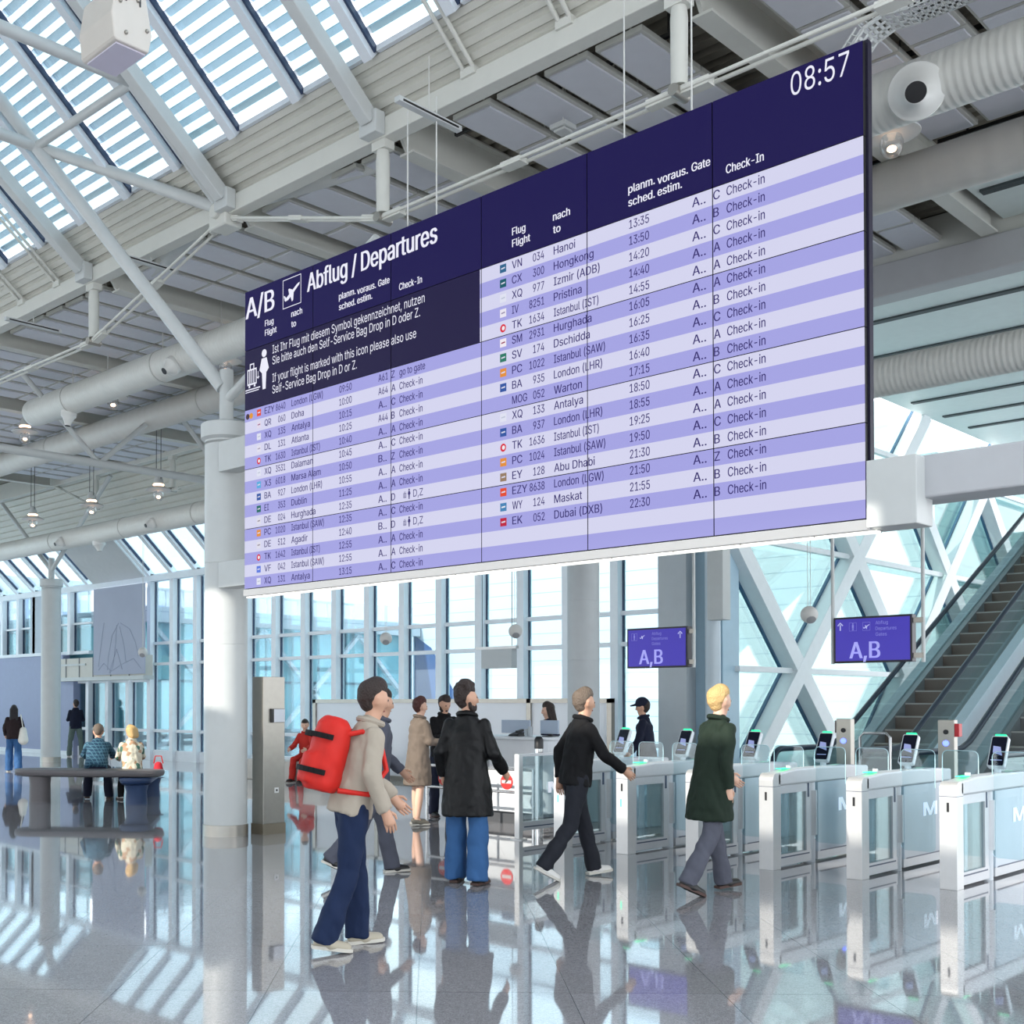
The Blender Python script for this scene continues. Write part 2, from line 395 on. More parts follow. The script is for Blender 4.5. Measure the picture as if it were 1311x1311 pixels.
# posts with tie rods under both edge beams
def trusswork(X, posts, supports, zlow, side):
    for i, y in enumerate(posts):
        if y < 1: continue
        m = MB(); m.tube((X, y, 7.6), (X, y, 7.3), .045, .075, 16); m.tube((X, y, 7.3), (X, y, zlow+.06), .075, .07, 16)
        m.box(X-.07, X+.07, y-.1, y+.1, 7.4, 7.6)
        t = thing('truss_post', '%s hanging post under the %s edge beam, %s' % ('white', side, ['', '', 'behind the clock corner of the display', 'above the display title', 'first left of the column node', 'second left of the column node', 'third left of the column node', 'fourth left of the column node'][i]), 'post', (X, y, zlow), 'hanging posts under the roof edge beams')
        m.build('post_tube', WHITE2, t)
        MB().tube((X-.1, y, zlow), (X+.1, y, zlow), .05, n=16).build('pin', STEEL, t)
    chain = sorted([(y, zlow) for y in posts if y > 1]+[(s, 7.5) for s in supports if s > 1])
    for (ya, za), (yb, zb) in zip(chain, chain[1:]):
        m = MB()
        for dx in (-.05, .05): m.tube((X+dx, ya, za), (X+dx, yb, zb), .018, n=8)
        ym, zm = (ya+yb)/2, (za+zb)/2; d = V((0, yb-ya, zb-za)).normalized()
        m.bar(V((X, ym, zm))-d*.12, V((X, ym, zm))+d*.12, .13, .05)
        for yy, zz, sg in ((ya, za, 1), (yb, zb, -1)):
            m.bar(V((X, yy, zz)), V((X, yy, zz))+d*sg*.3, .1, .07)
        o = m.build('tie_rod', WHITE2); tag(o, 'paired white tie rods under the %s edge beam, span %s' % (side, 'above the display' if ya < 11 else 'left of the column'), 'tie rod', 'paired tie rods under the %s edge beam' % side)
trusswork(8.5, POSTS, SUPP, 6.68, 'near'); trusswork(15.8, [q_ if q_ > 11 else 0 for q_ in PF], SUPP, 6.68, 'far')

# ------------------------------------------------------------ columns and their branching tubes
def column(x, y, top, post, label, m=WHITE, base=True):
    t = thing('column', label, 'column', (x, y, 0))
    s = MB(); s.lathe([(.262, .13), (.262, 2.3), (.258, 2.305), (.262, 2.31), (.262, 3.28), (.258, 3.285), (.262, 3.29), (.262, top-.22)], (x, y, 0), 40); s.build('shaft', m, t)
    s = MB(); s.lathe([(.262, top-.25), (.262, top-.2), (.31, top-.17), (.31, top), (.29, top+.015), (.08, top+.02)], (x, y, 0), 40); s.build('capital', m, t)
    MB().lathe([(.275, 0), (.275, .135), (.262, .137)], (x, y, 0), 40).build('base_band', STEEL, t)
    if post: MB().tube((x, y, top), (x, y, post), .085, n=20).build('post', m, t)
    return t
c1 = column(8.54, 11.73, 4.98, 5.66, 'round white column holding the left end of the display')
c2 = column(15.72, 29.6, 4.95, 5.55, 'round white column between the bench and the far windows')
c3 = column(15.82, 11.8, 7.0, 7.48, 'round grey column behind the display, left of the first sign', mat('grey painted column', (196, 200, 202), .5))
N0 = V((8.48, 11.69, 7.6)); J1 = V((7.195, 11.7, 8.70)); J2 = V((7.195, 14.0, 8.74))
def brace(pts, r, label):
    m = MB(); m.path(pts, r, 18); o = m.build('roof_tube', WHITE); return tag(o, label, 'tube')
brace([N0, J1, (4.6, 11.7, 11.0)], .085, 'white rafter tube rising straight from the node above the column')
brace([N0, J2, (0, 14.0, 8.74)], .075, 'white tube slanting up left from the node above the column')
brace([(8.5, 11.76, 5.45), J2, (4.6, 14.0, 11.0)], .085, 'long white tube from the column top up to the left edge')
brace([J1, (0, 11.7, 8.70)], .07, 'white tube crossing the top left corner behind the loudspeaker')
brace([J1, J2], .055, 'short white tube joining two slanting tubes under the skylight')
brace([N0, (9.2, 14.75, 7.7)], .085, 'white knee brace from the column node to the left ceiling beam')
brace([N0, (9.3, 9.0, 7.7)], .075, 'white knee brace dropping behind the display corner')
brace([(8.54, 11.7, 5.3), (8.5, 9.0, 6.5)], .06, 'white branch tube behind the display, right of the column')
brace([(15.72, 29.6, 5.2), (15.75, 26.6, 7.4)], .06, 'white branch tube right of the far column top')
brace([(15.72, 29.6, 5.2), (15.75, 32.6, 7.4)], .06, 'white branch tube left of the far column top')
brace([(8.6, 20, 6.16), (15.6, 20, 6.16)], .075, 'long white chord tube crossing below the ducts left of the column')
for i, (a, c) in enumerate((((11.55, 20, 6.2), (10.0, 20, 7.6)), ((11.65, 20, 6.2), (13.2, 20, 7.6)), ((14.6, 20, 6.2), (13.2, 20, 7.6)))):
    brace([a, c], .05, ['white brace leaning left above the chord tube', 'white brace leaning right above the chord tube', 'white brace nearest the column above the chord tube'][i])
nd = MB(); nd.box(8.36, 8.62, 11.52, 11.86, 7.36, 7.78); nd.tube((8.3, 11.69, 7.55), (8.7, 11.69, 7.55), .09)
tag(nd.build('roof_node', WHITE2, bevel=.02), 'white steel node where tubes and tie rods meet above the column', 'bracket')
for i, y in enumerate((7.62, 6.46, 15.7, 16.8)):
    m = MB()
    for d in (-.06, .06): m.tube((8.44, y+d, 7.7), (6.9, y+d, zf(6.9)-.12), .022, n=10)
    m.box(8.38, 8.5, y-.09, y+.09, 7.66, 7.74)
    tag(m.build('blind_rail', WHITE2), ['pair of thin white rails above the display title, left one', 'pair of thin white rails near the top centre', 'pair of thin white rails at the left edge, upper one', 'pair of thin white rails at the left edge, lower one'][i], 'rail')

# ------------------------------------------------------------ ducts
DUCT = ringed('white spiral duct', (220, 220, 214), 4.5, .42, .45); DUCT2 = ringed('grey spiral duct', (200, 198, 192), 1.3, .45, .4)
NOZ = mat('white nozzle', (228, 228, 224), .35)
def duct(x, z, r, y0, y1, m, label, rings, nozz):
    t = thing('air_duct', label, 'duct', (x, y0, z-r))
    mm = MB(); mm.path([(x, y0, z), (x, y1-.12, z), (x, y1-.03, z), (x, y1, z)], [r, r, r*.93, r*.72], 36); mm.build('duct_tube', m, t)
    for y in rings: MB().path([(x, y-.012, z), (x, y+.012, z)], r+.008, 36).build('seam_ring', GALV, t)
    for (y, dx, dz, L, rad) in nozz:
        d = V((dx, -.3 if rad > .2 else 0, dz)).normalized(); M = V((0,0,1)).rotation_difference(d).to_matrix(); c = V((x, y, z))+d*(r*.55)
        q = MB(); q.lathe([(rad, 0), (rad, r*.45+.02), (rad*.97, r*.45+.05), (rad*.84, r*.45+.06), (rad*.46, r*.45+L*.75), (rad*.38, r*.45+L)], c, 28, 0, M)
        q.lathe([(rad*.36, r*.45+L-.1), (rad*.36, r*.45+L+.003)], c, 28, 1, M)
        q.build('nozzle', [NOZ, BLACKM], t)
    return t
duct(10.6, 7.06, .255, -6, 20.7, DUCT, 'white spiral duct passing behind the top of the display', (1.2, 6, 12, 16.3, 19.2), [(4.22, -.84, -.46, .24, .24), (15.7, -.8, -.6, .2, .15), (19.3, -.1, -1, .22, .14)])
duct(12.8, 7.25, .26, -6, 36, DUCT2, 'grey spiral duct next behind the white one', (2.5, 3.95, 9, 13, 18.2, 24), [])
duct(15.0, 5.78, .245, -6, 40, DUCT, 'white duct running in front of the far sloping skylight', (4, 10, 16, 21.6, 24.6, 28), [(27.3, -.9, -.4, .2, .13), (23.1, -.9, -.35, .2, .13), (25.9, .1, -1, .2, .16)])
# wires that carry ducts, lamps and panels
def wires(pairs, m, label, grp):
    for (x, y, z0, z1) in pairs:
        tag(MB().tube((x, y, z0), (x, y, z1), .008, n=6).build('hanger_wire', m), label, 'wire', grp)
wires([(10.6, 19.2, 7.3, 7.95), (10.6, 16.3, 7.3, 7.95), (10.6, 18.0, 7.3, 7.95), (10.6, 13.6, 7.3, 7.95), (10.6, 14.7, 7.3, 7.95)], WIRE, 'thin white wire holding the white spiral duct', 'wires holding the white spiral duct')
wires([(8.3, 8.35, 6.34, 7.55), (8.3, 7.95, 6.34, 7.55), (8.3, 5.1, 6.34, 7.55), (8.3, 5.75, 6.34, 7.55)], WIRE, 'thin white wire going up from the top of the display', 'wires above the display')

# ------------------------------------------------------------ hung ceiling panels
def project(p):
    d = V(p)-V((0, 0, 1.6)); a = R_(44.37); f0 = V((math.sin(a), math.cos(a), 0)); rr = V((math.cos(a), -math.sin(a), 0)); ph = math.atan(25/1512)
    F = f0*math.cos(ph)+V((0,0,1))*math.sin(ph); U = -f0*math.sin(ph)+V((0,0,1))*math.cos(ph); w = d.dot(F)
    return 510+1512*d.dot(rr)/w, 875-1512*d.dot(U)/w
pm = MB(); px0, py0 = 0, 0
pm.box(0, .985, 0, .51, .02, .075, 0); pm.box(.035, .95, .035, .475, 0, .021, 1); [pm.box(a_-.008, a_+.008, .247, .263, .07, .354, 0) for a_ in (.2, .78)]
pmesh = None; PM = mat('perforated grey metal face', (212, 214, 222), .55, bump=.08, bs=240)
lines = sorted(POSTS+SUPP)
k = 0
for a, c in zip(lines, lines[1:]):
    if a < -2: continue
    n_ = int((c-a-.35)/.6); y0 = (a+c)/2-n_*.3+.045
    if abs(a-5.34) < .01: y0 = 5.955
    if n_ == 5 and abs(a-5.34) < .01: n_ = 4
    for j in range(n_):
        for i in range(7):
            x = 8.87+i*.995; y = y0+j*.6; cc = (x+.5, y+.25, 7.6)
            u, w_ = project(cc)
            if not (-60 < u < 1370 and -50 < w_ < 700): continue

            if x > 14.9 or (y < 5.2 and x > 12.8): continue
            if pmesh is None:
                pmesh = pm.build('acoustic_raft', [GALV, PM], bevel=.006); o = pmesh
            else:
                o = pmesh.copy(); COL.objects.link(o)
            o.location = (x+.4925, y+.255, 7.6)
            tag(o, 'grey perforated panel hung under the roof deck between two ceiling beams', 'ceiling panel', 'perforated panels hung under the roof deck'); k += 1

# dark hanger rails above the panels
for a, c in zip(lines, lines[1:]):
    if a < 1: continue
    for x in (9.3, 11.2, 13.2):
        tag(MB().box(x-.02, x+.02, a+.3, c-.3, 7.72, 7.76).box(x-.01, x+.01, a+.6, a+.62, 7.76, 7.97).box(x-.01, x+.01, c-.62, c-.6, 7.76, 7.97).build('panel_rail', BLACKM), 'dark carrier rail above the hung ceiling panels', 'rail', 'dark carrier rails above the panels')

# ------------------------------------------------------------ pale ceiling over the escalators, its slots
PC = mat('pale soffit board', (222, 232, 230), .5)
m = MB(); m.box(15.905, 31.5, -7, 10.5, 7.96, 8.2); m.box(13.75, 15.68, -7, 5.2, 7.66, 7.72)
struct('ceiling_pale', m, PC)
for i, x in enumerate((14.65, 17.6, 19.4, 21.4, 23.4, 25.2, 26.9, 28.4)):
    tag(MB().box(x-.07, x+.07, -6.5, 10.2 if x > 15 else 5.1, 7.93 if x > 15 else 7.63, 7.975 if x > 15 else 7.67).build('ceiling_slot', mat('dark slot', (70, 78, 80), .6)), 'dark linear slot in the pale ceiling over the escalators', 'ceiling slot', 'linear slots in the pale ceiling')
# ------------------------------------------------------------ window wall
YM = [12.948+1.1335*k for k in range(-1, 15)]      # mullions
ZT = [(.0, .28), (.78, .86), (2.66, 2.74), (3.24, 3.32), (5.05, 5.25)]
num = 1
def bay(y0, y1, z0, z1, trans, split=None):
    global num
    m = MB(); m.box(18.3, 18.56, y1-.085, y1+.085, z0, z1)
    m.box(18.455, 18.505, y1-.112, y1-.085, z0+.06, z1-.06, 1)
    for a, c in trans: m.box(18.40, 18.55, y0+.085, y1-.085, a, c)
    f = struct('window_%d' % num, m, [ALU, DARK]); num += 1
    MB().box(18.47, 18.49, y0+.085, y1-.125, z0+.05, z1-.05).build('pane', GLASS, f)
for k in range(len(YM)-1):
    y0, y1 = YM[k], YM[k+1]
    bay(y0, y1, 0, 5.25, ZT)
y = YM[-1]
for k in range(8):                                 # left part: upper lights over the panelled wall
    y0, y1 = y+k*1.1335, y+(k+1)*1.1335
    if k >= 3: bay(y0, y1, 3.1, 5.25, [(3.1, 3.2), (4.02, 4.08), (5.05, 5.25)])
    if k < 4: bay(y0, y1, 0, 2.3, [(0, .28), (.78, .86), (2.2, 2.3)])
# sloped far skylight
for k in range(-17, 24):
    y0, y1 = 12.948+1.1335*k, 12.948+1.1335*(k+1)
    if y1 > 42 or y0 < 11: continue
    m = MB(); m.bar((17.0, y1, 6.5), (18.45, y1, 5.14), .17, .16, up=(1,0,1)); m.bar((17.0, y1-.1, 6.52), (18.25, y1-.1, 5.35), .03, .06, up=(1,0,1), mi=1)
    m.box(18.27, 18.5, y0, y1, 5.03, 5.2)
    f = struct('window_%d' % (200+k), m, [ALU, DARK])
    q = MB(); q.bar((17.0, (y0+y1)/2, 6.55), (18.45, (y0+y1)/2, 5.2), 1.0, .02, up=(1,0,1)); q.build('pane', GLASS, f)
m = MB(); m.bar((16.98, 30.42, 6.43), (18.42, 30.42, 5.08), 2.85, .06, up=(1,0,1))
struct('ceiling_sloped_panel', m, mat('grey sloped lining', (206, 208, 208), .6))
LIL = mat('lilac grey wall panel', (152, 160, 190), .5); PALEW = mat('pale wall lining', (196, 206, 216), .6)
struct('wall_left', MB().box(18.25, 18.5, 32.95, 33.62, 0, 2.9).box(18.25, 18.5, 33.62, 43, .12, 3.1), LIL)
struct('trim_1', MB().box(18.2, 18.26, 32.95, 43, 0, .12).box(18.2, 18.55, 34.3, 43, 3.1, 3.2), ALU)
struct('wall_left_upper', MB().box(18.3, 18.5, 34.55, 35.85, 3.2, 5.1), PALEW)
q = MB()
for x_ in (-6, -2, 2, 6, 10, 14, 18.4): q.box(x_-.09, x_+.09, 43.0, 43.2, 0, 7.9)
for z_ in (.15, 3.2, 5.15, 7.8): q.box(-6, 18.5, 43.02, 43.18, z_-.1, z_+.1)
we = struct('window_end_added', q, ALU); MB().box(-6, 18.4, 43.09, 43.11, 0, 7.9).build('pane', GLASS, we)  # unseen end wall, glazed to admit more sky light at far left
# box fascia above the doors
fa = thing('door_fascia', 'pale boxed fascia with panel joints above the glazed doors, left', 'fascia', (18.1, 31, 2.27))
q = MB(); q.box(17.98, 18.24, 28.5, 33.55, 2.36, 2.95); q.build('fascia_box', mat('beige fascia panels', (206, 202, 192), .45), fa)
q = MB()
for y in (29.3, 30.3, 31.3, 32.1, 32.9): q.box(17.965, 17.985, y-.02, y+.02, 2.36, 2.95)
q.build('joint', mat('grey joint', (120, 124, 128), .6), fa)
q = MB(); q.box(17.9, 18.24, 28.45, 33.6, 2.26, 2.37); q.box(17.94, 18.0, 31.7, 33.55, 2.72, 2.78); q.build('ledge', WHITE, fa)
# hanging art sheet with sketched lines
bn = thing('wall_banner', 'large lilac hanging sheet with a faint sketched drawing on the far windows', 'banner', (17.94, 30.4, 2.4))
q = MB(); q.prism([(28.42, 2.42), (31.2, 2.42), (31.2, 4.95), (28.42, 4.95)], lambda u, w, d: (d, u, w), 17.93, 17.95)
q.build('sheet', mat('lilac grey cloth', (178, 184, 202), .7, var=.07, vs=1.3), bn)
q = MB(); ink = [[(30.4, 3.95), (30.75, 3.6), (30.95, 3.0), (31.0, 2.6)], [(30.3, 3.95), (29.8, 3.75), (29.5, 3.35), (29.35, 2.95)], [(30.5, 3.9), (30.55, 3.4), (30.7, 2.7), (30.85, 2.5)], [(30.35, 3.85), (30.1, 3.3), (30.0, 2.8)], [(31.5, 2.6), (31.2, 2.8), (30.8, 2.55), (30.2, 2.75), (29.6, 2.9), (29.2, 2.6)], [(30.9, 2.5), (30.5, 3.2), (30.2, 2.6)], [(31.2, 4.0), (31.4, 3.2), (31.5, 2.7)]]
for ln_ in ink: q.path([(17.928, a-.6, c*.985) for a, c in ln_], .007, 6)
q.build('drawing', mat('blue grey ink', (152, 160, 184), .7), bn)

# corner piers between window wall and lattice wall
struct('wall_pier', MB().box(17.9, 18.6, 11.15, 11.72, 0, 7.96), mat('grey pier', (190, 196, 200), .5))
struct('wall_pier_blue', MB().box(18.2, 18.75, 10.62, 11.15, 0, 7.96), mat('pale blue lining', (178, 206, 222), .45))
pp = MB().tube((18.05, 10.72, 0), (18.05, 10.72, 7.96), .13, n=24); tag(pp.build('down_pipe', mat('pale pipe', (204, 216, 224), .4)), 'pale round pipe beside the corner pier right of the first sign', 'pipe')
bx = MB().box(17.7, 17.95, 10.32, 10.62, 3.0, 7.9); tag(bx.build('cable_shaft', WHITE, bevel=.01), 'white boxed shaft ending above head height at the lattice wall corner', 'shaft')

# ------------------------------------------------------------ lattice wall
LAT = mat('white lattice steel', (232, 238, 240), .42)
HX, HZ = 2.375, 2.32
z0 = -.12
def P3(i, j): return V((18.4+HX*i, 10.6, z0+HZ*j))
f = None
lt = bpy.data.objects.new('window_lattice', None); COL.objects.link(lt); lt.location = (18.4, 10.6, 0); lt['kind'] = 'structure'
m = MB(); gk = MB()
for i in range(0, 8):
    for j in range(0, 4):
        a, c = (P3(i, j), P3(i+1, j+1)) if (i+j) % 2 == 0 else (P3(i, j+1), P3(i+1, j))
        if a.z > 8.1 or c.z > 9.9: continue
        if max(a.z, c.z) > 8.0:
            lo, hi = (a, c) if a.z < c.z else (c, a); tt = (8.0-lo.z)/(hi.z-lo.z); hi2 = lo+(hi-lo)*tt; a, c = lo, hi2
        oy = V((0, .004 if (i+j) % 2 else 0, 0)); m.bar(a+oy, c+oy, .34, .34, up=(0,1,0)); d = (c-a).normalized(); sd_ = V((0,1,0)).cross(d)*.19
        if sd_.x < 0: sd_ = -sd_
        gk.bar(a+sd_+V((0,.14,0)), c+sd_+V((0,.14,0)), .05, .05, up=(0,1,0))
        gk.bar(a-sd_+V((0,.14,0)), c-sd_+V((0,.14,0)), .05, .05, up=(0,1,0))
m.build('lattice', LAT, lt, bevel=.01); gk.build('gasket', mat('blue grey gasket', (52, 92, 122), .4), lt)
m = MB()
for j in (1, 2, 3): m.box(18.6, 37, 10.52, 10.62, z0+HZ*j-.05, z0+HZ*j+.05)
m.build('rail', LAT, lt); MB().box(18.6, 37.5, 10.78, 10.80, 0, 8).build('pane', GLASS_G, lt)

# ------------------------------------------------------------ outside
clad = mat('white cladding', (196, 202, 210), .55); nn, ll, b = nodes_of(clad)
t = nn.new('ShaderNodeTexCoord'); sx_ = nn.new('ShaderNodeSeparateXYZ'); ll.new(t.outputs['Object'], sx_.inputs[0])
m1 = nn.new('ShaderNodeMath'); m1.operation = 'MULTIPLY'; m1.inputs[1].default_value = 1/.44; ll.new(sx_.outputs[2], m1.inputs[0])
m2 = nn.new('ShaderNodeMath'); m2.operation = 'FRACT'; ll.new(m1.outputs[0], m2.inputs[0])
m3 = nn.new('ShaderNodeMath'); m3.operation = 'LESS_THAN'; m3.inputs[1].default_value = .045; ll.new(m2.outputs[0], m3.inputs[0])
mx = nn.new('ShaderNodeMix'); mx.data_type = 'RGBA'; mx.inputs[6].default_value = lin((196, 202, 210))+(1,); mx.inputs[7].default_value = lin((140, 152, 168))+(1,)
ll.new(m3.outputs[0], mx.inputs[0]); ll.new(mx.outputs[2], b.inputs['Base Color'])
bd = thing('clad_building', 'white building with horizontal cladding lines outside the windows', 'building', (40, 20, -.13))
MB().box(30, 55, 11.6, 29.9, -.13, 7.5).build('wall', clad, bd)
MB().box(29.85, 55.2, 11.5, 29.95, 7.5, 7.8).build('parapet', clad, bd)
q = MB(); q.prism([(29.75, .8), (25.9, .8), (28.7, 3.4), (29.75, 5.4)][:0] or [(29.8, 1.0), (27.2, 1.0), (29.0, 3.55), (29.8, 4.0)], lambda u, w, d: (d, u, w), 29.97, 30.02)
q.build('window', mat('dark blue shade patch', (62, 86, 132), .1), bd)  # dark triangle is no window; a shadow tone put into its colour
TEAL = mat('teal facade glass', (122, 184, 196), .12, .0, var=.3, vs=.45, spec=.8)
gl = thing('glass_pavilion', 'low teal glass pavilion with white diagonal braces outside the windows', 'building', (24, 34, -.13))
MB().box(18.9, 29.9, 30.0, 40, .75, 4.0).build('glass_wall', TEAL, gl)
MB().box(19.2, 29.95, 31.0, 40.2, -.13, .75).build('plinth', clad, gl)
MB().box(18.7, 29.95, 29.5, 40.4, 3.97, 4.42).build('roof_band', clad, gl)
q = MB(); BX = [19.05, 21.1, 23.15, 25.2, 27.25, 29.3]
for i, (xa, xb) in enumerate(zip(BX, BX[1:])):
    for (za, zb) in ((3.9, 1.95), (0.05, 1.95)):
        a, c = (za, zb) if i % 2 == 0 else (zb, za); q.bar((xa, 29.8, a), (xb, 29.8, c), .13, .13, up=(0,1,0))
q.build('brace', clad, gl)
q = MB(); q.box(18.9, 29.9, 29.96, 30.0, 2.22, 2.3); [q.box(x-.03, x+.03, 29.96, 30, .75, 4) for x in (19.9, 21.1, 22.3, 23.4, 24.5, 25.6, 26.8, 28.0)]
q.build('mullion', mat('dark teal bar', (40, 86, 104), .4), gl)
ob = thing('office_building', 'pale lilac office block standing behind the glass pavilion', 'building', (35, 52, -.13))
MB().box(14, 62, 56, 70, -.13, 8.0).build('wall', mat('pale lilac facade', (214, 217, 232), .6), ob)
for j in range(1):
    for i in range(10):
        x = 16+i*2.4; MB().box(x, x+1.5, 55.93, 56.02, 5.2+j*3.1, 7.0+j*3.1).build('window', mat('blue office glazing', (168, 184, 216), .15), ob)
q = MB()
for i in range(16): q.tube((18.8+i*.7, 33, 4.42), (18.8+i*.7, 33, 5.3), .03, n=8)
q.box(18.7, 29.9, 32.97, 33.03, 5.27, 5.33); q.build('roof_railing', WHITE, gl)
# ------------------------------------------------------------ departures display
XB, YB0, ZB0, PW, PH = 8.24, 10.963, 6.350, 1.2167, .6878
NAVY = screen('display navy', (28, 20, 78)); LAV = screen('display lavender', (164, 163, 226)); PAL = screen('display pale', (212, 212, 238))
NAVY2 = screen('display dark navy', (33, 27, 66))
INK = screen('display ink', (58, 50, 112)); WTX = screen('display white', (236, 236, 250))
bdp = thing('departures_display', 'big hanging departures display with flight rows and a navy header', 'display', (8.32, 7.31, 2.85))
def bq(s, t, d=0.): return (XB-d, YB0-s*PW, ZB0-t*PH)
def rowcol(s, t):
    if s < 2.985:
        if t < 1: return 0
        if t < 2: return 3
        return 1 if int((t-2)*5+1e-4) % 2 == 0 else 2
    if t < 1: return 0
    return 2 if int((t-1)*5+1e-4) % 2 == 0 else 1
g = .0035
for c in range(6):
    for r in range(5):
        m = MB(); ts = [r+i*.2 for i in range(6)] if r else [0, 1]
        for a, b_ in zip(ts, ts[1:]):
            ss = [c, c+1] if c != 2 else [2, 2.985, 3]
            for s0, s1 in zip(ss, ss[1:]):
                a2 = a+g*1.4 if a == r else a; b2 = b_-g*1.4 if b_ == r+1 else b_
                s0b = s0+g if s0 == c else s0; s1b = s1-g if s1 == c+1 else s1
                k = rowcol((s0+s1)/2, (a+b_)/2)
                m.add([bq(s0b, a2), bq(s1b, a2), bq(s1b, b2), bq(s0b, b2)], [(0, 1, 2, 3)], k)
        y0, y1 = YB0-c*PW-.004, YB0-(c+1)*PW+.004; z1, z0 = ZB0-r*PH-.003, ZB0-(r+1)*PH+.003
        m.box(XB+.002, XB+.045, y0, y1, z0, z1, 4)
        m.build('display_panel', [NAVY, LAV, PAL, NAVY2, BLACKM], bdp, fix=False)
q = MB(); q.box(XB+.05, XB+.11, YB0+.005, YB0-6*PW-.012, ZB0-5*PH+.0, ZB0+.02); q.build('housing', mat('black housing', (22, 18, 44), .5), bdp)
q = MB(); q.box(XB-.01, XB+.2, YB0+.01, YB0-6*PW-.03, ZB0-5*PH-.085, ZB0-5*PH-.006); q.build('lower_frame', mat('silver frame', (150, 152, 155), .4), bdp, bevel=.006)
q = MB()
for i in range(12): q.ball((XB+.02, YB0-.3-i*.6, ZB0-5*PH-.087), .006, 8, 6)
q.build('screw', STEEL, bdp)
q = MB(); q.box(XB+.03, XB+.1, YB0+.0, YB0-6*PW-.06, ZB0-5*PH-.1, ZB0-5*PH-.085)
q.build('gleam_strip', mat('glowing gleam', (255, 255, 250), .5, emit=(255, 252, 240), es=1.3), bdp)  # no lamp: the glow stands in for the gleam along the lower edge
for z0, z1 in ((4.36, 4.72), (2.97, 3.28)): MB().box(8.3, 8.52, 10.9, 11.56, z0, z1).build('bracket', WHITE, bdp, bevel=.008)
MB().box(8.22, 8.5, 3.3, 3.655, 2.84, 3.32).build('end_bracket', WHITE, bdp, bevel=.008)
beam(MB().box(8.36, 8.72, -8, 3.4, 3.03, 3.33), 'white box beam running right from the lower corner of the display', 'support_beam', mat('pale girder', (186, 188, 192), .4), bevel=.015)

def bt(mb, s, txt, t, cap=.105, right=False, bold=0., width=None, mi=0, d=.0025):
    """txt with its base line at t, cap height in panel rows, width in panel columns"""
    vs, fs = glyphs(txt, bold); k = cap*PH/CAP; x0 = min(x for x, y in vs); x1 = max(x for x, y in vs)
    kx = width*PW/(x1-x0) if width else k*.92
    s0 = s*PW-((x1-x0)*kx if right else 0)
    mb.add([(XB-d, YB0-(s0+(x-x0)*kx), ZB0-t*PH+y*k) for x, y in vs], fs, mi)
def row(o, t, code, no, dest, tm, gt, desk, st):
    for nm, s, tx, kw in (('airline_code', .308, code, dict(width=.145) if len(code) > 2 else dict(width={'XQ': .1, 'EI': .065, 'IV': .065}.get(code, .098))), ('flight_number', .615, no, dict(right=True, width=.14 if len(no) > 3 else .105)), ('destination', .703, dest, dict(width={'Istanbul (IST)': .395, 'London (LGW)': .435, 'London (LHR)': .425, 'Istanbul (SAW)': .45}.get(dest))), ('departure_time', 1.357, tm, dict(width=.16)), ('gate_code', 1.85, gt, dict(width=.1 if gt[1] == '.' else .115)), ('desk_letter', 2.006, desk, {}), ('flight_status', 2.102, st, dict(width=.296 if st[0] == 'g' else .266))):
        m = MB()
        if st == 'D,Z' and nm == 'flight_status':
            bt(m, 2.262, st, t); case_icon(m, 2.165, t, .1); person_icon(m, 2.215, t+.02, .15)
        else: bt(m, o+s, tx, t, bold=.009, **kw)
        m.build(nm, INK, bdp, fix=False)
LEFT = [('EZY','8640','London (LGW)','09:50','A61','Z','go to gate'),('QR','060','Doha','10:00','A64','A','Check-in'),('XQ','135','Antalya','10:15','A..','C','Check-in'),('DL','131','Atlanta','10:25','A44','B','Check-in'),('TK','1630','Istanbul (IST)','10:40','A..','A','Check-in'),('XQ','3531','Dalaman','10:45','A..','C','Check-in'),('X3','6018','Marsa Alam','10:50','B..','Z','Check-in'),('BA','927','London (LHR)','10:55','A..','A','Check-in'),('EI','353','Dublin','11:25','A..','A','Check-in'),('DE','024','Hurghada','12:35','A..','D','D,Z'),('PC','1020','Istanbul (SAW)','12:35','A..','C','Check-in'),('DE','512','Agadir','12:40','B..','D','D,Z'),('TK','1642','Istanbul (IST)','12:55','A..','A','Check-in'),('VF','042','Istanbul (SAW)','12:55','A..','A','Check-in'),('XQ','131','Antalya','13:15','A..','C','Check-in')]
RIGHT = [('VN','034','Hanoi','13:35','C'),('CX','300','Hongkong','13:50','B'),('XQ','977','Izmir (ADB)','14:20','C'),('IV','8251','Pristina','14:40','A'),('TK','1634','Istanbul (IST)','14:55','A'),('SM','2931','Hurghada','16:05','A'),('SV','174','Dschidda','16:25','B'),('PC','1022','Istanbul (SAW)','16:35','C'),('BA','935','London (LHR)','16:40','A'),('MOG','052','Warton','17:15','B'),('XQ','133','Antalya','18:50','C'),('BA','937','London (LHR)','18:55','A'),('TK','1636','Istanbul (IST)','19:25','A'),('PC','1024','Istanbul (SAW)','19:50','C'),('EY','128','Abu Dhabi','21:30','B'),('EZY','8638','London (LGW)','21:50','Z'),('WY','124','Maskat','21:55','B'),('EK','052','Dubai (DXB)','22:30','B')]
def person_icon(mb, s, t, h, mi=0):
    """little standing figure, height h panel rows, feet at t"""
    k = h*PH; y0 = YB0-s*PW; zb = ZB0-t*PH; X = XB-.0025
    mb.add([(X, y0-math.cos(i*.5236)*k*.1, zb+k*.9+math.sin(i*.5236)*k*.1) for i in range(12)], [tuple(range(12))], mi)
    for poly in ([(-.1,.78),(.1,.78),(.19,.5),(.1,.42),(-.1,.42),(-.19,.5)], [(-.09,.44),(.09,.44),(.06,0),(-.06,0)]):
        mb.add([(X, y0-a*k, zb+c*k) for a, c in poly], [tuple(range(len(poly)))], mi)
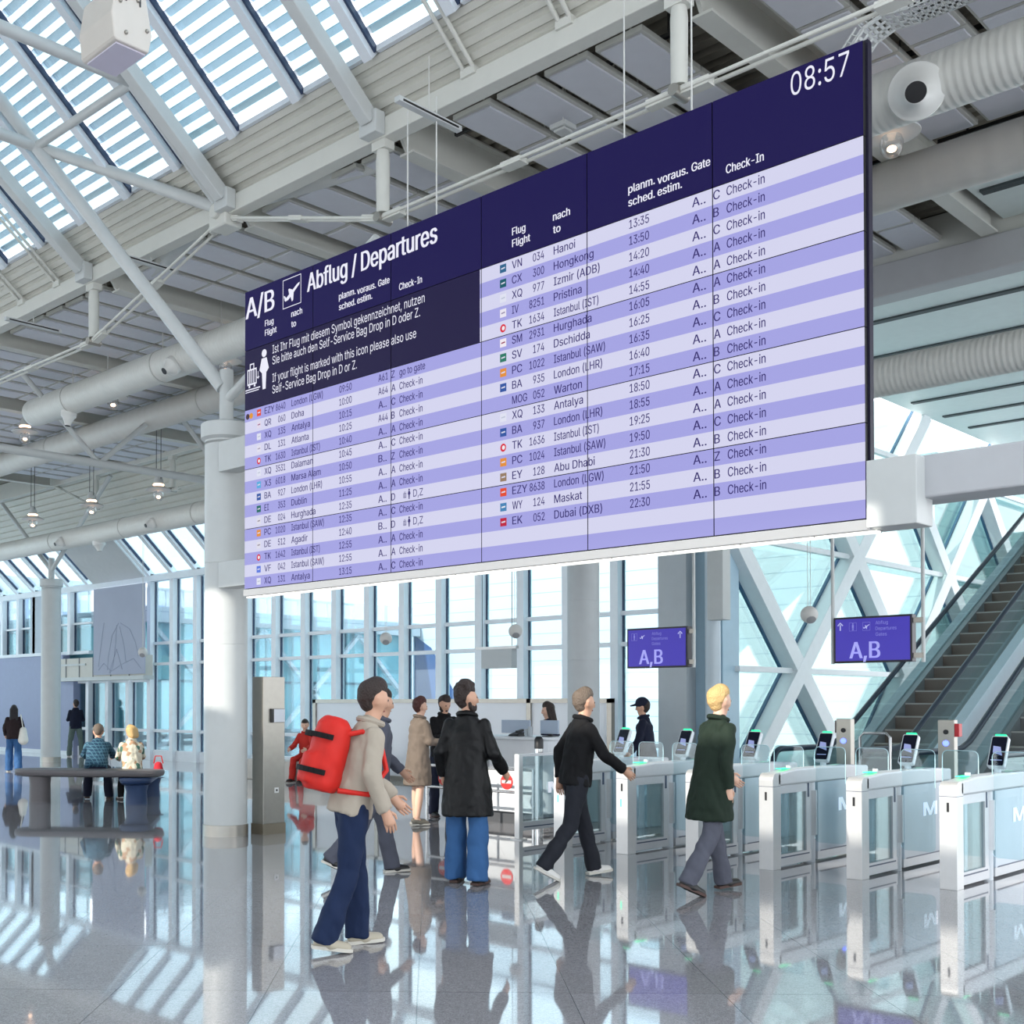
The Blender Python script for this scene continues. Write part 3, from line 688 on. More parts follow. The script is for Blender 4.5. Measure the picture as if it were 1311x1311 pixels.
def case_icon(mb, s, t, h, mi=0):
    k = h*PH; y0 = YB0-s*PW; zb = ZB0-t*PH; X = XB-.0025
    R4 = lambda a, b_, c, d: mb.add([(X, y0-a*k, zb+c*k), (X, y0-b_*k, zb+c*k), (X, y0-b_*k, zb+d*k), (X, y0-a*k, zb+d*k)], [(0, 1, 2, 3)], mi)
    R4(-.3, .3, .1, .16); R4(-.3, .3, .68, .74)
    for x in (-.3, -.17, -.04, .09, .24): R4(x, x+.06, .1, .74)
    R4(-.14, -.09, .74, .95); R4(.09, .14, .74, .95); R4(-.14, .14, .9, .95); R4(-.22, -.12, 0, .09); R4(.12, .22, 0, .09)
LG = {'EZY': [(226,74,44)], 'TK': [(236,236,240),(216,40,60)], 'X3': [(90,170,220)], 'BA': [(48,84,160)], 'EI': [(30,104,96)], 'PC': [(226,142,54)], 'VF': [(90,120,220)], 'VN': [(46,100,140)], 'CX': [(22,90,104)], 'IV': [(232,228,240),(150,140,170)], 'SM': [(240,232,240),(150,60,90)], 'SV': [(40,120,100)], 'EY': [(150,124,100)], 'WY': [(70,130,180),(240,240,244)], 'EK': [(190,30,60)], 'QR': [(222,214,232),(150,80,130)], 'XQ': [(222,224,240),(190,196,214)], 'DL': [(222,220,236),(160,150,170)], 'DE': [(220,218,232),(140,130,140)]}
def logo(code, s, t):
    cs = LG.get(code)
    if not cs: return
    m = MB(); h = .11; w = .062
    if code in ('TK',):
        yc, zc = YB0-(s+.03)*PW, ZB0-t*PH+.035
        m.add([(XB-.0025, yc-math.cos(i*.393)*.035, zc+math.sin(i*.393)*.038) for i in range(16)], [tuple(range(16))], 1)
        m.add([(XB-.003, yc-.004-math.cos(i*.393)*.018, zc+math.sin(i*.393)*.02) for i in range(16)], [tuple(range(16))], 0)
    else:
        m.add([bq(s, t, .0025), bq(s+w, t, .0025), bq(s+w, t-h, .0025), bq(s, t-h, .0025)], [(0, 1, 2, 3)], 0)
        m.add([bq(s+.012, t-.045, .003), bq(s+w-.012, t-.05, .003), bq(s+w-.012, t-.07, .003), bq(s+.012, t-.062, .003)], [(0, 1, 2, 3)], 1)
    mm = [screen('logo %s %d' % (code, i), c) for i, c in enumerate(cs)]
    if len(mm) < 2: mm.append(screen('logo light', (216, 216, 234)))
    m.build('airline_logo', mm, bdp, fix=False)
for i, (a, nn_, d, tm, gt, lt_, st) in enumerate(LEFT):
    t = 2+i*.2+.147; m = MB()
    row(0, t, a, nn_, d, tm, gt, lt_, st); logo(a, .192, t+.005)
m = MB()
for s, cc in ((.05, 0), (.105, 1)):
    yc, zc = YB0-s*PW, ZB0-2.115*PH; m.add([(XB-.003-.0005*cc, yc-math.cos(i*.393)*.034, zc+math.sin(i*.393)*.034) for i in range(16)], [tuple(range(16))], cc)
m.build('card_symbol', [screen('dark disc', (66, 48, 60)), screen('amber disc', (224, 150, 50))], bdp, fix=False)
for i, (a, nn_, d, tm, lt_) in enumerate(RIGHT):
    t = 1+i*.2+.147; m = MB()
    row(3, t, a, nn_, d, tm, 'A..', lt_, 'Check-in'); logo(a, 3.19, t+.005)
for o_ in (0, 3):
    for s, tx, t, w in ((.31, 'Flug', .70, .13), (.31, 'Flight', .857, .175), (.697, 'nach', .705, .155), (.697, 'to', .872, .07), (1.35, 'planm.', .71, .215), (1.35, 'sched.', .872, .215), (1.585, 'voraus.', .73, .235), (1.585, 'estim.', .872, .19), (1.846, 'Gate', .73, .14), (2.098, 'Check-In', .895, .265)):
        m = MB(); bt(m, o_+s, tx, t, .1, bold=.02, width=w); m.build('column_heading', WTX, bdp, fix=False)
m = MB(); bt(m, .012, 'A/B', .465, .34, width=.44, bold=.018); m.build('hall_lettering', WTX, bdp, fix=False)
m = MB(); bt(m, .92, 'Abflug / Departures', .40, .29, width=1.615, bold=.024); m.build('title_lettering', WTX, bdp, fix=False)
m = MB(); bt(m, 5.545, '08:57', .30, .25, width=.37); m.build('clock_lettering', WTX, bdp, fix=False)
for t, tx, w in ((1.19, 'Ist Ihr Flug mit diesem Symbol gekennzeichnet, nutzen', 1.968), (1.372, 'Sie bitte auch den Self-Service Bag Drop in D oder Z.', 1.916), (1.66, 'If your flight is marked with this icon please also use', 1.872), (1.85, 'Self-Service Bag Drop in D or Z.', 1.158)):
    m = MB(); bt(m, .424, tx, t, .135, width=w); m.build('notice_line', WTX, bdp, fix=False)
def plane_icon(mb, P2, mi=0):
    for poly in ([(.08,.3),(.2,.36),(.78,.7),(.92,.74),(.9,.66),(.3,.26),(.14,.24)], [(.36,.42),(.3,.62),(.36,.64),(.56,.55)], [(.1,.3),(.05,.44),(.1,.45),(.2,.34)], [(.42,.36),(.5,.16),(.57,.2),(.6,.48)]):
        mb.add([P2(a, c) for a, c in poly], [tuple(range(len(poly)))], mi)
def outline(mb, P2, w, mi=0):
    for a, b_, c, d in ((0, 1, 0, w), (0, 1, 1-w, 1), (0, w, 0, 1), (1-w, 1, 0, 1)):
        mb.add([P2(a, c), P2(b_, c), P2(b_, d), P2(a, d)], [(0, 1, 2, 3)], mi)
m = MB(); P2 = lambda a, c: bq(.575+a*.262, .53-c*.47, .0025); outline(m, P2, .025); plane_icon(m, P2); m.build('take_off_symbol', WTX, bdp, fix=False)
m = MB(); person_icon(m, .3, 1.73, .66); m.build('person_symbol', WTX, bdp, fix=False)
m = MB(); case_icon(m, .115, 1.64, .42)
for a, b_, c, d in ((.015, .24, 1.66, 1.68), (.015, .22, 1.7, 1.715), (.205, .212, 1.4, 1.5)):
    m.add([bq(a, c, .0025), bq(b_, c, .0025), bq(b_, d, .0025), bq(a, d, .0025)], [(0, 1, 2, 3)])
m.add([bq(.185, 1.49, .0025), bq(.232, 1.49, .0025), bq(.208, 1.53, .0025)], [(0, 1, 2)])
m.build('bag_drop_symbol', WTX, bdp, fix=False)

# ------------------------------------------------------------ hanging gate signs
SB = mat('sign blue', (62, 50, 170), .35, emit=(62, 48, 176), es=.4); SW = mat('sign pale lettering', (190, 190, 226), .4, emit=(180, 180, 226), es=.4); SW2 = mat('sign faint lettering', (140, 138, 206), .4, emit=(130, 128, 204), es=.4)
def sign(y0, y1, label, arrow_left, pole_ys, ztop):
    X, z0, z1 = 14.0, 2.10, 2.635; w = y0-y1
    t = thing('gate_sign', label, 'sign', (X, (y0+y1)/2, z0))
    MB().box(X+.004, X+.12, y1-.012, y0+.012, z0-.012, z1+.012).build('case', mat('sign black case', (22, 20, 40), .4), t, bevel=.004)
    MB().box(X, X+.01, y1+.012, y0-.012, z0+.012, z1-.012).build('face', SB, t)
    q = None; F = lambda u, v: (X-.003, y0-u*w, z0+v*(z1-z0))
    def tx(s, u, v, cap, wd, bold=0., mi=0):
        vs, fs = glyphs(s, bold); xa = min(x for x, y in vs); xb = max(x for x, y in vs)
        g_ = MB(); g_.add([F(u+(x-xa)/(xb-xa)*wd, v+y/CAP*cap) for x, y in vs], fs, mi); g_.build('gate_letters' if cap > .2 else 'caption_line', [SW, SW2], t, fix=False)
    o = 0 if arrow_left else -.14
    tx('A,B', .2, .08, .37, .41, .02)
    for i, s in enumerate(('Abflug', 'Departures', 'Gates')): tx(s, .55+o*.9, .83-i*.13, .075, (.16, .27, .145)[i], 0, 1)
    au = .08 if arrow_left else .9; q = MB()
    q.add([F(au+a, .72+c) for a, c in ((-.008, 0), (.008, 0), (.008, .13), (-.008, .13))], [(0, 1, 2, 3)])
    q.add([F(au+a, .72+c) for a, c in ((-.04, .12), (0, .19), (.04, .12), (.03, .1), (0, .155), (-.03, .1))], [(0, 1, 4, 5), (1, 2, 3, 4)])
    q.build('arrow_symbol', SW, t, fix=False); q = MB()
    P2 = lambda a, c: F((.38 if arrow_left else .21)+a*.1, .70+c*.19); plane_icon(q, P2, 0)
    if arrow_left: outline(q, P2, .03, 1)
    q.build('plane_symbol', [SW, SW2], t, fix=False); q = MB()
    P2 = lambda a, c: F((.2 if arrow_left else .07)+a*.1, .70+c*.19); outline(q, P2, .03, 1)
    for poly in ([(.42, .78), (.58, .78), (.58, .92), (.42, .92)], [(.38, .4), (.62, .4), (.62, .74), (.38, .74)], [(.4, .08), (.48, .08), (.48, .4), (.4, .4)], [(.52, .08), (.6, .08), (.6, .4), (.52, .4)]): q.add([P2(a, c) for a, c in poly], [(0, 1, 2, 3)], 1)
    q.build('passenger_symbol', [SW, SW2], t, fix=False)
    for py in pole_ys: MB().tube((X+.06, py, z0-.02), (X+.06, py, ztop), .022, n=12).build('hanging_pole', WHITE, t)
    for zz in (z0+.06, z1-.06): MB().box(X+.03, X+.09, min(pole_ys[-1], y1)-.01, y1+.0, zz-.03, zz+.03).build('clamp', STEEL, t)
sign(9.67, 8.72, 'blue hanging sign reading A,B with an arrow at its right, behind the display', False, [8.64], 4.2)
sign(6.63, 5.70, 'blue hanging sign reading A,B with an arrow at its left, by the escalators', True, [6.68, 5.58], 4.2)
beam(MB().box(13.98, 14.14, -5, 11.85, 4.14, 4.34).box(14.0, 15.7, 11.68, 11.82, 4.16, 4.32), 'pale beam carrying the two blue gate signs, level with the lower corner of the display', 'sign_beam', mat('pale girder', (186, 188, 192), .4), bevel=.01)
# ------------------------------------------------------------ ticket gates
GS = mat('gate brushed silver', (200, 202, 206), .36, .25, var=.04, vs=20); GW = mat('gate white', (216, 222, 228), .3)
GP = frosted('frosted gate panel', (214, 226, 238), .82); SCRD = mat('terminal dark screen', (14, 16, 22), .08, emit=(24, 28, 44), es=.6)
SCRP = mat('screen picture glow', (120, 130, 170), .1, emit=(150, 158, 205), es=.7)
GREEN = mat('green status light', (40, 230, 150), .4, emit=(50, 240, 160), es=1.4); GLINE = mat('green slit light', (60, 240, 170), .4, emit=(90, 255, 190), es=1.3)
GEDGE = mat('glass edge', (196, 226, 234), .15)
GY = [8.143, 7.305, 6.460, 5.648, 4.782, 3.955]
GLAB = ['ticket gate beside the glass end fence, behind the walker in black', 'ticket gate with a white shoe in front, second from the end fence', 'ticket gate partly behind the walker in the green coat', 'ticket gate just right of the walker in the green coat', 'ticket gate second from the right edge', 'ticket gate nearest the right edge']
MW = mat('pale lettering', (246, 248, 255), .4, emit=(236, 240, 255), es=.55)
def letter_m(mb, F):
    for poly in ([(0, 0), (.2, 0), (.2, 1), (0, 1)], [(.8, 0), (1, 0), (1, 1), (.8, 1)], [(.2, 1), (.2, .62), (.42, 0), (.5, 0), (.5, .3), (.27, 1)], [(.8, 1), (.73, 1), (.5, .3), (.5, 0), (.58, 0), (.8, .62)]):
        mb.add([F(a, c) for a, c in poly], [tuple(range(len(poly)))])
def gate(yc, label, i):
    x0 = 10.46; t = thing('ticket_gate', label, 'gate', (x0, yc, 0), 'ticket gates in a row')
    hw = .073; xz = lambda u, w, d: (u, d, w)
    m = MB(); m.prism([(x0, 0), (x0+.15, 0), (x0+.15, .925)]+arc(x0+.07, .855, .07, 90, 180, 7), xz, yc-hw, yc+hw)
    m.box(x0-.002, x0+.15, yc-hw-.001, yc+hw+.001, .795, .8, 1)
    m.build('front_pillar', [STEEL_L, DARK], t, bevel=.008)
    m = MB(); m.box(x0-.004, x0+.002, yc-.01, yc+.01, .665, .745); m.build('card_slot', BLACKM, t)
    if i < 3: MB().box(x0-.005, x0+.002, yc+.006, yc+.018, .5, .58).build('slit_light', GLINE, t)
    m = MB(); m.prism([(x0+.1, .8), (x0+2.1, .8), (x0+2.1, .93), (x0+1.6, .955), (x0+.5, .955), (x0+.1, .925)], xz, yc-hw, yc+hw); m.build('top_rail', GS, t, bevel=.02)
    m = MB(); m.box(x0+.25, x0+.42, yc-.03, yc+.03, .954, .962); m.build('reader_light', GREEN, t); MB().box(x0+.44, x0+.47, yc-.02, yc+.02, .955, .985).build('camera_stub', GW, t)
    m = MB(); m.box(x0+.15, x0+.82, yc-.05, yc+.05, .02, .13); m.box(x0+.15, x0+.2, yc-.05, yc+.05, .13, .8); m.box(x0+.72, x0+.8, yc-.05, yc+.05, .13, .8); m.box(x0+.2, x0+.72, yc-.05, yc+.05, .72, .8)
    m.box(x0+.2, x0+.78, yc-.052, yc+.052, .095, .108, 1); m.box(x0+.745, x0+.775, yc-.054, yc+.054, .66, .8, 1)
    m.build('window_frame', [GS, DARK], t)
    MB().box(x0+.2, x0+.72, yc-.035, yc-.027, .13, .72).box(x0+.2, x0+.72, yc+.027, yc+.035, .13, .72).build('side_glass', GLASS_C, t)
    m = MB(); m.box(x0+.34, x0+.4, yc-.015, yc+.015, .13, .72); m.build('inner_bar', GW, t)
    m = MB(); m.box(x0+.5, x0+.72, yc-.02, yc+.02, .13, .72); m.build('drive_box', mat('warm grey box', (176, 172, 166), .5), t)
    m = MB(); m.lathe([(.062, 0), (.062, .8)], (x0+.87, yc, 0), 24); m.build('door_post', GW, t)
    m = MB(); m.lathe([(.07, .27), (.07, .72)], (x0+.885, yc-.005, 0), 24, 0); m.build('door_sleeve', GS, t)
    m = MB(); m.box(x0+.95, x0+2.1, yc-.06, yc+.06, .1, .8); m.build('rear_panel', GP, t, bevel=.006)
    m = MB(); m.box(x0+.95, x0+2.1, yc-.055, yc+.055, .02, .1); m.box(x0+1.0, x0+2.05, yc-.062, yc+.062, .1, .112, 1); m.build('rear_plinth', [GS, DARK], t)
    m = MB(); letter_m(m, lambda u, v: (x0+1.40+u*.34, yc-.064, .485+v*.135))
    m.build('panel_lettering', MW, t, fix=False)
    for sgn in (1, -1):
        q = MB(); q.prism(rrect(yc+sgn*.22-.16, yc+sgn*.22+.16, .2, 1.16, .05), lambda u, w, d: (d, u, w), x0+.875, x0+.887); q.build('glass_wing', GLASS_C, t)
        ring = [(x0+.881, yc+sgn*.22+.16, .8)]+[(x0+.881, u, w) for u, w in arc(yc+sgn*.22+.11, 1.11, .05, 0, 90, 5)+arc(yc+sgn*.22-.11, 1.11, .05, 90, 180, 5)]+[(x0+.881, yc+sgn*.22-.16, .8)]; q = MB(); q.path(ring, .004, 6, caps=False); q.build('wing_edge', GEDGE, t)
    # tilted scanner terminal
    cx, cz = x0+1.2, 1.155; a = R_(28); ux, uz = math.sin(a), math.cos(a); ya = -R_(0)
    L = lambda u, w, d: (cx+w*ux+d*uz, yc+u, cz+w*uz-d*ux)          # u across, w up along the tilt, d depth
    m = MB(); m.prism(rrect(-.075, .075, -.165, .155, .018), L, 0, .05); m.build('terminal_case', GW, t)
    m = MB(); m.prism(rrect(-.066, .066, -.15, .145, .012), L, -.003, .002); tm = m.build('terminal_screen', SCRD, t)
    m = MB(); m.prism([(-.045, -.05), (.04, -.02), (.045, .05), (-.02, .04)], L, -.0045, -.003); m.prism([(-.05, -.1), (.05, -.1), (.05, -.092), (-.05, -.092)], L, -.0045, -.003); m.build('screen_picture', SCRP, tm)
    m = MB(); m.prism(rrect(-.05, .05, .155, .175, .009), L, .004, .04); m.build('status_light', GREEN, t)
    m = MB(); m.tube((cx-.01, yc, .95), (cx-.01, yc, 1.02), .03, n=16); m.build('terminal_stem', GW, t)
    return t
for i, y in enumerate(GY): gate(y, GLAB[i], i)
# end fence left of the gates
t = thing('end_fence', 'glass end fence with a steel post closing the left end of the gate row', 'fence', (10.71, 8.93, 0))
MB().lathe([(.1, 0), (.1, .012)], (10.71, 8.93, 0), 24).box(10.675, 10.745, 8.895, 8.965, .012, 1.0).build('post', STEEL_L, t)
m = MB(); m.box(10.745, 12.2, 8.905, 8.955, .1, .2); m.box(10.745, 12.2, 8.905, 8.955, .97, 1.0); m.box(11.9, 11.98, 8.9, 8.96, .1, 1.0); m.box(10.78, 11.9, 8.903, 8.957, .135, .148, 1); m.build('frame', [GS, DARK], t)
MB().box(10.745, 11.9, 8.925, 8.935, .2, .97).build('pane', GLASS_C, t)
m = MB(); letter_m(m, lambda u, v: (11.25+u*.32, 8.92, .52+v*.13)); m.build('panel_lettering', MW, t, fix=False)
# bollard, tall posts with blue lights
t = thing('bollard', 'round steel bollard with a black cap beside the glass end fence', 'bollard', (11.36, 9.15, 0))
MB().lathe([(.052, 0), (.052, 1.04)], (11.36, 9.15, 0), 24).build('tube', CHROME, t); MB().lathe([(.056, 1.04), (.056, 1.15), (.045, 1.17), (.03, 1.19)], (11.36, 9.15, 0), 24).build('cap', BLACKM, t)
BLUE = mat('blue lamp', (70, 90, 255), .3, emit=(90, 110, 255), es=4)
for (x, y, lab, red) in ((13.0, 6.06, 'tall steel reader post with a blue light, between the two signs', 0), (13.0, 4.93, 'tall steel reader post with a blue light and a red box, near the right edge', 1)):
    t = thing('reader_post', lab, 'post', (x, y, 0))
    MB().box(x, x+.1, y-.085, y+.085, 0, 1.42).build('post_case', STEEL, t, bevel=.006)
    M = V((0,0,1)).rotation_difference(V((-1,0,0))).to_matrix()
    MB().lathe([(.03, 0), (.03, .012), (.022, .016)], (x, y, 1.17), 20, 0, M).build('blue_light', BLUE, t)
    MB().lathe([(.026, 0), (.026, .01)], (x, y, 1.29), 20, 0, M).build('camera_eye', BLACKM, t)
    if red: MB().box(x+.0, x+.09, y-.135, y-.087, 1.24, 1.38).build('red_box', mat('red plastic', (196, 40, 48), .4), t, bevel=.005)
    else: MB().box(x+.02, x+.09, y+.086, y+.11, 1.26, 1.4).build('side_box', mat('brown grey plastic', (120, 108, 104), .5), t)

# ------------------------------------------------------------ counter with its screens, queue rail, partition
CW = mat('white counter laminate', (214, 218, 222), .35)
ct = thing('service_counter', 'white rounded service counter behind the man in the black coat', 'counter', (12.4, 10.3, 0))
fp = rrect(11.98, 12.75, 9.55, 10.95, .18, 6)
MB().prism(rrect(12.04, 12.7, 9.6, 10.9, .16, 6), lambda u, w, d: (u, w, d), 0, .16).build('plinth', mat('dark plinth', (70, 72, 76), .5), ct)
MB().prism(fp, lambda u, w, d: (u, w, d), .16, 1.12).build('body', CW, ct, bevel=.01)
MB().prism(rrect(11.94, 12.79, 9.51, 10.99, .2, 6), lambda u, w, d: (u, w, d), 1.12, 1.155).build('counter_top', CW, ct)
MB().box(11.965, 11.985, 10.5, 10.62, .75, .95).build('cable_flap', mat('grey flap', (150, 152, 156), .5), ct)
MON = mat('monitor back', (170, 184, 202), .45)
for (y, w, lab) in ((10.38, .5, 'wide flat monitor seen from behind on the counter'), (9.8, .3, 'narrow flat monitor seen from behind at the right end of the counter')):
    t = thing('monitor', lab, 'monitor', (12.4, y, 1.155)); MB().box(12.38, 12.41, y-w/2, y+w/2, 1.19, 1.37).build('case', MON, t, bevel=.006)
    MB().box(12.4, 12.43, y-.03, y+.03, 1.16, 1.25).box(12.34, 12.48, y-.09, y+.09, 1.155, 1.165).build('stand', BLACKM, t)
t = thing('desk_telephone', 'small black telephone on the counter in front of the wide monitor', 'telephone', (12.2, 10.2, 1.155))
MB().prism([(12.14, 1.155), (12.28, 1.155), (12.28, 1.21), (12.16, 1.18)], lambda u, w, d: (u, d, w), 10.14, 10.3).build('base', BLACKM, t)
MB().bar((12.15, 10.165, 1.215), (12.28, 10.165, 1.235), .04, .03).build('handset', BLACKM, t)
for (y, lab) in ((9.97, 'slim grey cup on the counter between the monitors'), (10.03, 'short grey cup on the counter beside the telephone')):
    o = MB().lathe([(.028, 0), (.034, .13 if y < 10 else .1), (.028, .128 if y < 10 else .098), (.024, .02)], (12.2, y, 1.155), 18).build('cup', mat('grey cup', (176, 184, 190), .4)); tag(o, lab, 'cup')
t = thing('queue_rail', 'low steel queue rail with two round no entry signs in front of the counter', 'rail', (11.5, 10.2, 0))
m = MB(); m.tube((11.5, 9.35, .76), (11.5, 11.2, .76), .02); m.tube((11.5, 9.35, .47), (11.5, 11.2, .47), .018)
m.build('bar', CHROME, t)
for y in (9.35, 11.2, 10.4): MB().tube((11.5, y, 0), (11.5, y, .78), .022).build('post', CHROME, t)
NR = mat('signal red', (216, 52, 48), .4); M = V((0,0,1)).rotation_difference(V((-1,0,0))).to_matrix()
for y in (9.76, 10.86):
    s_ = MB().lathe([(.1, 0), (.1, .008)], (11.475, y, .6), 28, 0, M).build('no_entry_sign', NR, t)
    MB().box(11.464, 11.467, y-.078, y+.078, .58, .62).build('white_bar', WHITE, s_)
# low glazed partition along the windows
t = thing('glazed_partition', 'steel framed partition with milky panes in front of the far windows', 'partition', (17, 16, 0))
m = MB()
for y in (20.0, 18.0, 15.6, 13.9, 12.1): m.box(16.95, 17.05, y-.05, y+.05, 0, 1.68)
m.box(16.95, 17.05, 12.05, 20.05, 1.6, 1.68); m.box(16.95, 17.05, 12.05, 20.05, 0, .1); m.build('frame', STEEL, t)
for a, c in ((12.15, 13.85), (13.95, 15.55), (15.65, 17.95), (18.05, 19.95)): MB().box(16.99, 17.01, a, c, .1, 1.6).build('pane', frosted('milky pane', (236, 240, 246), .93), t)

# ------------------------------------------------------------ kiosk pillar
t = thing('steel_pillar', 'square brushed steel pillar right of the column, with a notice holder', 'pillar', (9.02, 11.5, 0))
MB().box(8.86, 9.19, 11.4, 11.62, .13, 1.92).build('case', STEEL, t, bevel=.003)
MB().box(8.85, 9.2, 11.39, 11.63, 0, .13).build('plinth', mat('bronze steel', (150, 140, 124), .35, .7), t)
MB().box(8.965, 9.17, 11.37, 11.4, 1.36, 1.53).build('notice_holder', BLACKM, t)
m = MB(); m.box(9.0, 9.165, 11.364, 11.371, 1.365, 1.525); m.build('notice_sheet', mat('white sheet', (226, 230, 238), .6), t)
s_ = MB().box(9.03, 9.09, 11.39, 11.401, .5, .565).build('socket_plate', mat('white plate', (232, 232, 230), .4), t); MB().box(9.048, 9.072, 11.388, 11.391, .52, .545).build('socket_hole', BLACKM, s_)

# ------------------------------------------------------------ benches
GB = mat('taupe grey bench', (104, 100, 102), .5); BB = mat('navy blue bench', (44, 66, 104), .45)
def slab(cx, cy, L, Wd, z0, z1, ang, m, name, parent, n=10):
    """rounded slab with a soft underside, long axis at angle ang"""
    r = Wd/2; ca, sa = math.cos(ang), math.sin(ang)
    out = arc(L/2-r, 0, r, -90, 90, n)+arc(-L/2+r, 0, r, 90, 270, n)
    q = MB(); rows = [(.72, z0), (.93, z0+.02), (1.0, z0+(z1-z0)*.55), (.985, z1-.012), (.95, z1)]; vs = []
    for sc, z in rows:
        for u, w in out:
            k = 1-(1-sc)*r/math.hypot(u, w) if math.hypot(u, w) > 0 else 1
            uu, ww = (u*k, w*sc); vs.append((cx+uu*ca-ww*sa, cy+uu*sa+ww*ca, z))
    N = len(out); fs = [(i*N+k, i*N+(k+1) % N, (i+1)*N+(k+1) % N, (i+1)*N+k) for i in range(len(rows)-1) for k in range(N)]
    q.add(vs, fs, 0, True); q.add(vs[:N], [tuple(range(N-1, -1, -1))]); q.add(vs[-N:], [tuple(range(N))]); return q.build(name, m, parent)
BA = math.atan2(-.8, .6)
t = thing('bench', 'taupe grey bench with a rounded slab seat, between column and far windows', 'bench', (9.75, 17.1, 0))
slab(9.75, 17.08, 2.5, .62, .42, .535, BA, GB, 'seat', t)
for d in (-.84,):
    x, y = 9.72+.6*d, 17.02-.8*d; MB().lathe([(.17, 0), (.165, .3), (.175, .43)], (x, y, 0), 32).build('leg', GB, t)
t = thing('bench', 'navy blue bench with round legs, lower, tucked under the taupe bench end', 'bench', (10.4, 16.7, 0))
slab(10.62, 16.95, 2.0, .52, .31, .419, math.atan2(.8, .62), BB, 'seat', t)
for (x, y) in ((10.14, 16.3), (11.15, 17.5)): MB().lathe([(.17, 0), (.16, .2), (.19, .3), (.24, .32)], (x, y, 0), 32).build('leg', BB, t)

# ------------------------------------------------------------ pendant lamps
LG_ = glass('lamp glass', (250, 250, 250), .25); GLOW = mat('warm lamp', (255, 220, 190), .4, emit=(255, 205, 165), es=7)
def lamp(x, y, z, label, grp):
    t = thing('pendant_lamp', label, 'lamp', (x, y, z))
    MB().lathe([(.26, .0), (.265, .012), (.2, .05), (.07, .1), (.06, .11)], (x, y, z), 30).build('reflector', WHITE, t)
    MB().lathe([(.1, .11), (.1, .2), (.06, .3), (.02, .32)], (x, y, z), 24).build('neck', WHITE, t)
    MB().lathe([(.09, -.02), (.11, -.08), (.1, -.16), (.06, -.21), (.01, -.22)], (x, y, z), 24).build('glass_bowl', LG_, t)
    m = MB(); m.ball((x, y, z-.14), (.045, .045, .03), 14, 10); m.build('bulb', GLOW, t); MB().lathe([(.103, .1), (.115, .115), (.103, .13)], (x, y, z), 24).build('lit_ring', GLOW, t)
    for d in (-.085, .085): MB().tube((x, y+d, z+.06), (x, y+d, 7.48 if y in (22.4,) else 7.96), .007, n=6).build('wire', WIRE_D, t)
for x, y, z, lab in ((13.5, 26.35, 6.0, 'pendant lamp, the left one in the row of three left of the column'), (13.5, 23.6, 6.0, 'pendant lamp, the middle one in the row of three left of the column'), (13.5, 20.9, 6.0, 'pendant lamp, the one in the row of three nearest the column'),
                     (11.3, 22.4, 7.1, 'pendant lamp at the left edge by the end of the white duct'), (11.3, 19.0, 7.18, 'pendant lamp hanging below the white duct, halfway to the column'), (11.3, 15.55, 7.12, 'pendant lamp glowing just above the column post'), (11.3, 4.75, 7.08, 'pendant lamp below the big duct nozzle right of the display')):
    lamp(x, y, z, lab, None)

# ------------------------------------------------------------ hanging balls, light box, loudspeaker, small ceiling devices
for y, lab in ((7.455, 'white hanging ball speaker left of the right sign'), (12.57, 'white hanging ball speaker right of the hanging grey box'), (15.66, 'white hanging ball speaker low under the display'), (23.86, 'white hanging ball speaker in front of the banner corner')):
    t = thing('ball_speaker', lab, 'speaker', (15, y, 2.68)); MB().ball((15, y, 2.785), .115, 20, 14).build('shell', mat('off white shell', (214, 212, 208), .5), t)
    M = V((0,0,1)).rotation_difference(V((-.5,-.5,-.7)).normalized()).to_matrix(); MB().lathe([(.06, .1), (.062, .112), (.03, .118)], (15, y, 2.785), 18, 0, M).build('grille', mat('grey grille', (160, 160, 162), .6), t)
    for d in (-.02, .02): MB().tube((15, y+d, 2.88), (15, y+d, 5.53), .004, n=6).build('wire', WIRE, t)
t = thing('hanging_box', 'plain grey box hanging from a bar under the display', 'sign', (15.5, 13.4, 2.2))
MB().box(15.48, 15.62, 13.06, 13.75, 2.2, 2.53).build('box', mat('pale grey box', (190, 196, 198), .5), t); MB().box(15.5, 15.58, 12.98, 13.9, 2.53, 2.58).build('bar', STEEL_L, t)
for y in (13.1, 13.78): MB().tube((15.54, y, 2.58), (15.54, y, 7.95), .006, n=6).build('wire', WIRE_D, t)
# loudspeaker box near the skylight
t = thing('loudspeaker', 'white wedge loudspeaker hanging in the upper left corner', 'speaker', (4.72, 7.9, 6.5))
xz = lambda u, w, d: (4.55+u, d, 6.52+w)
m = MB(); m.prism([(0, .02), (.02, 0), (.3, 0), (.33, .14), (.27, .44), (.1, .5), (.02, .44), (-.02, .2)], xz, 7.66, 8.14); m.build('cabinet', mat('cream white cabinet', (206, 200, 192), .5), t, bevel=.012)
MB().box(4.585, 4.835, 7.69, 8.11, 6.508, 6.522).build('grille', mat('pale lilac grille', (206, 202, 216), .6), t)
for u, w in ((.05, .3), (.2, .36), (.28, .16), (.1, .08)): MB().ball((4.55+u, 7.655, 6.52+w), .016, 10, 8).build('bolt', STEEL, t)
for u in (.1, .22): MB().tube((4.55+u, 7.655, 6.84), (4.55+u, 7.655, 10.3), .006, n=6).build('wire', WIRE_D, t)
t = thing('ceiling_device', 'small square white device hung below the perforated panels above the display', 'device', (9.6, 7.4, 7.45))
MB().box(9.5, 9.7, 7.3, 7.5, 7.47, 7.52).box(9.53, 9.67, 7.33, 7.47, 7.44, 7.47).build('body', WHITE, t, bevel=.01); MB().tube((9.6, 7.4, 7.52), (9.6, 7.4, 7.95), .006, n=6).build('wire', WIRE, t)
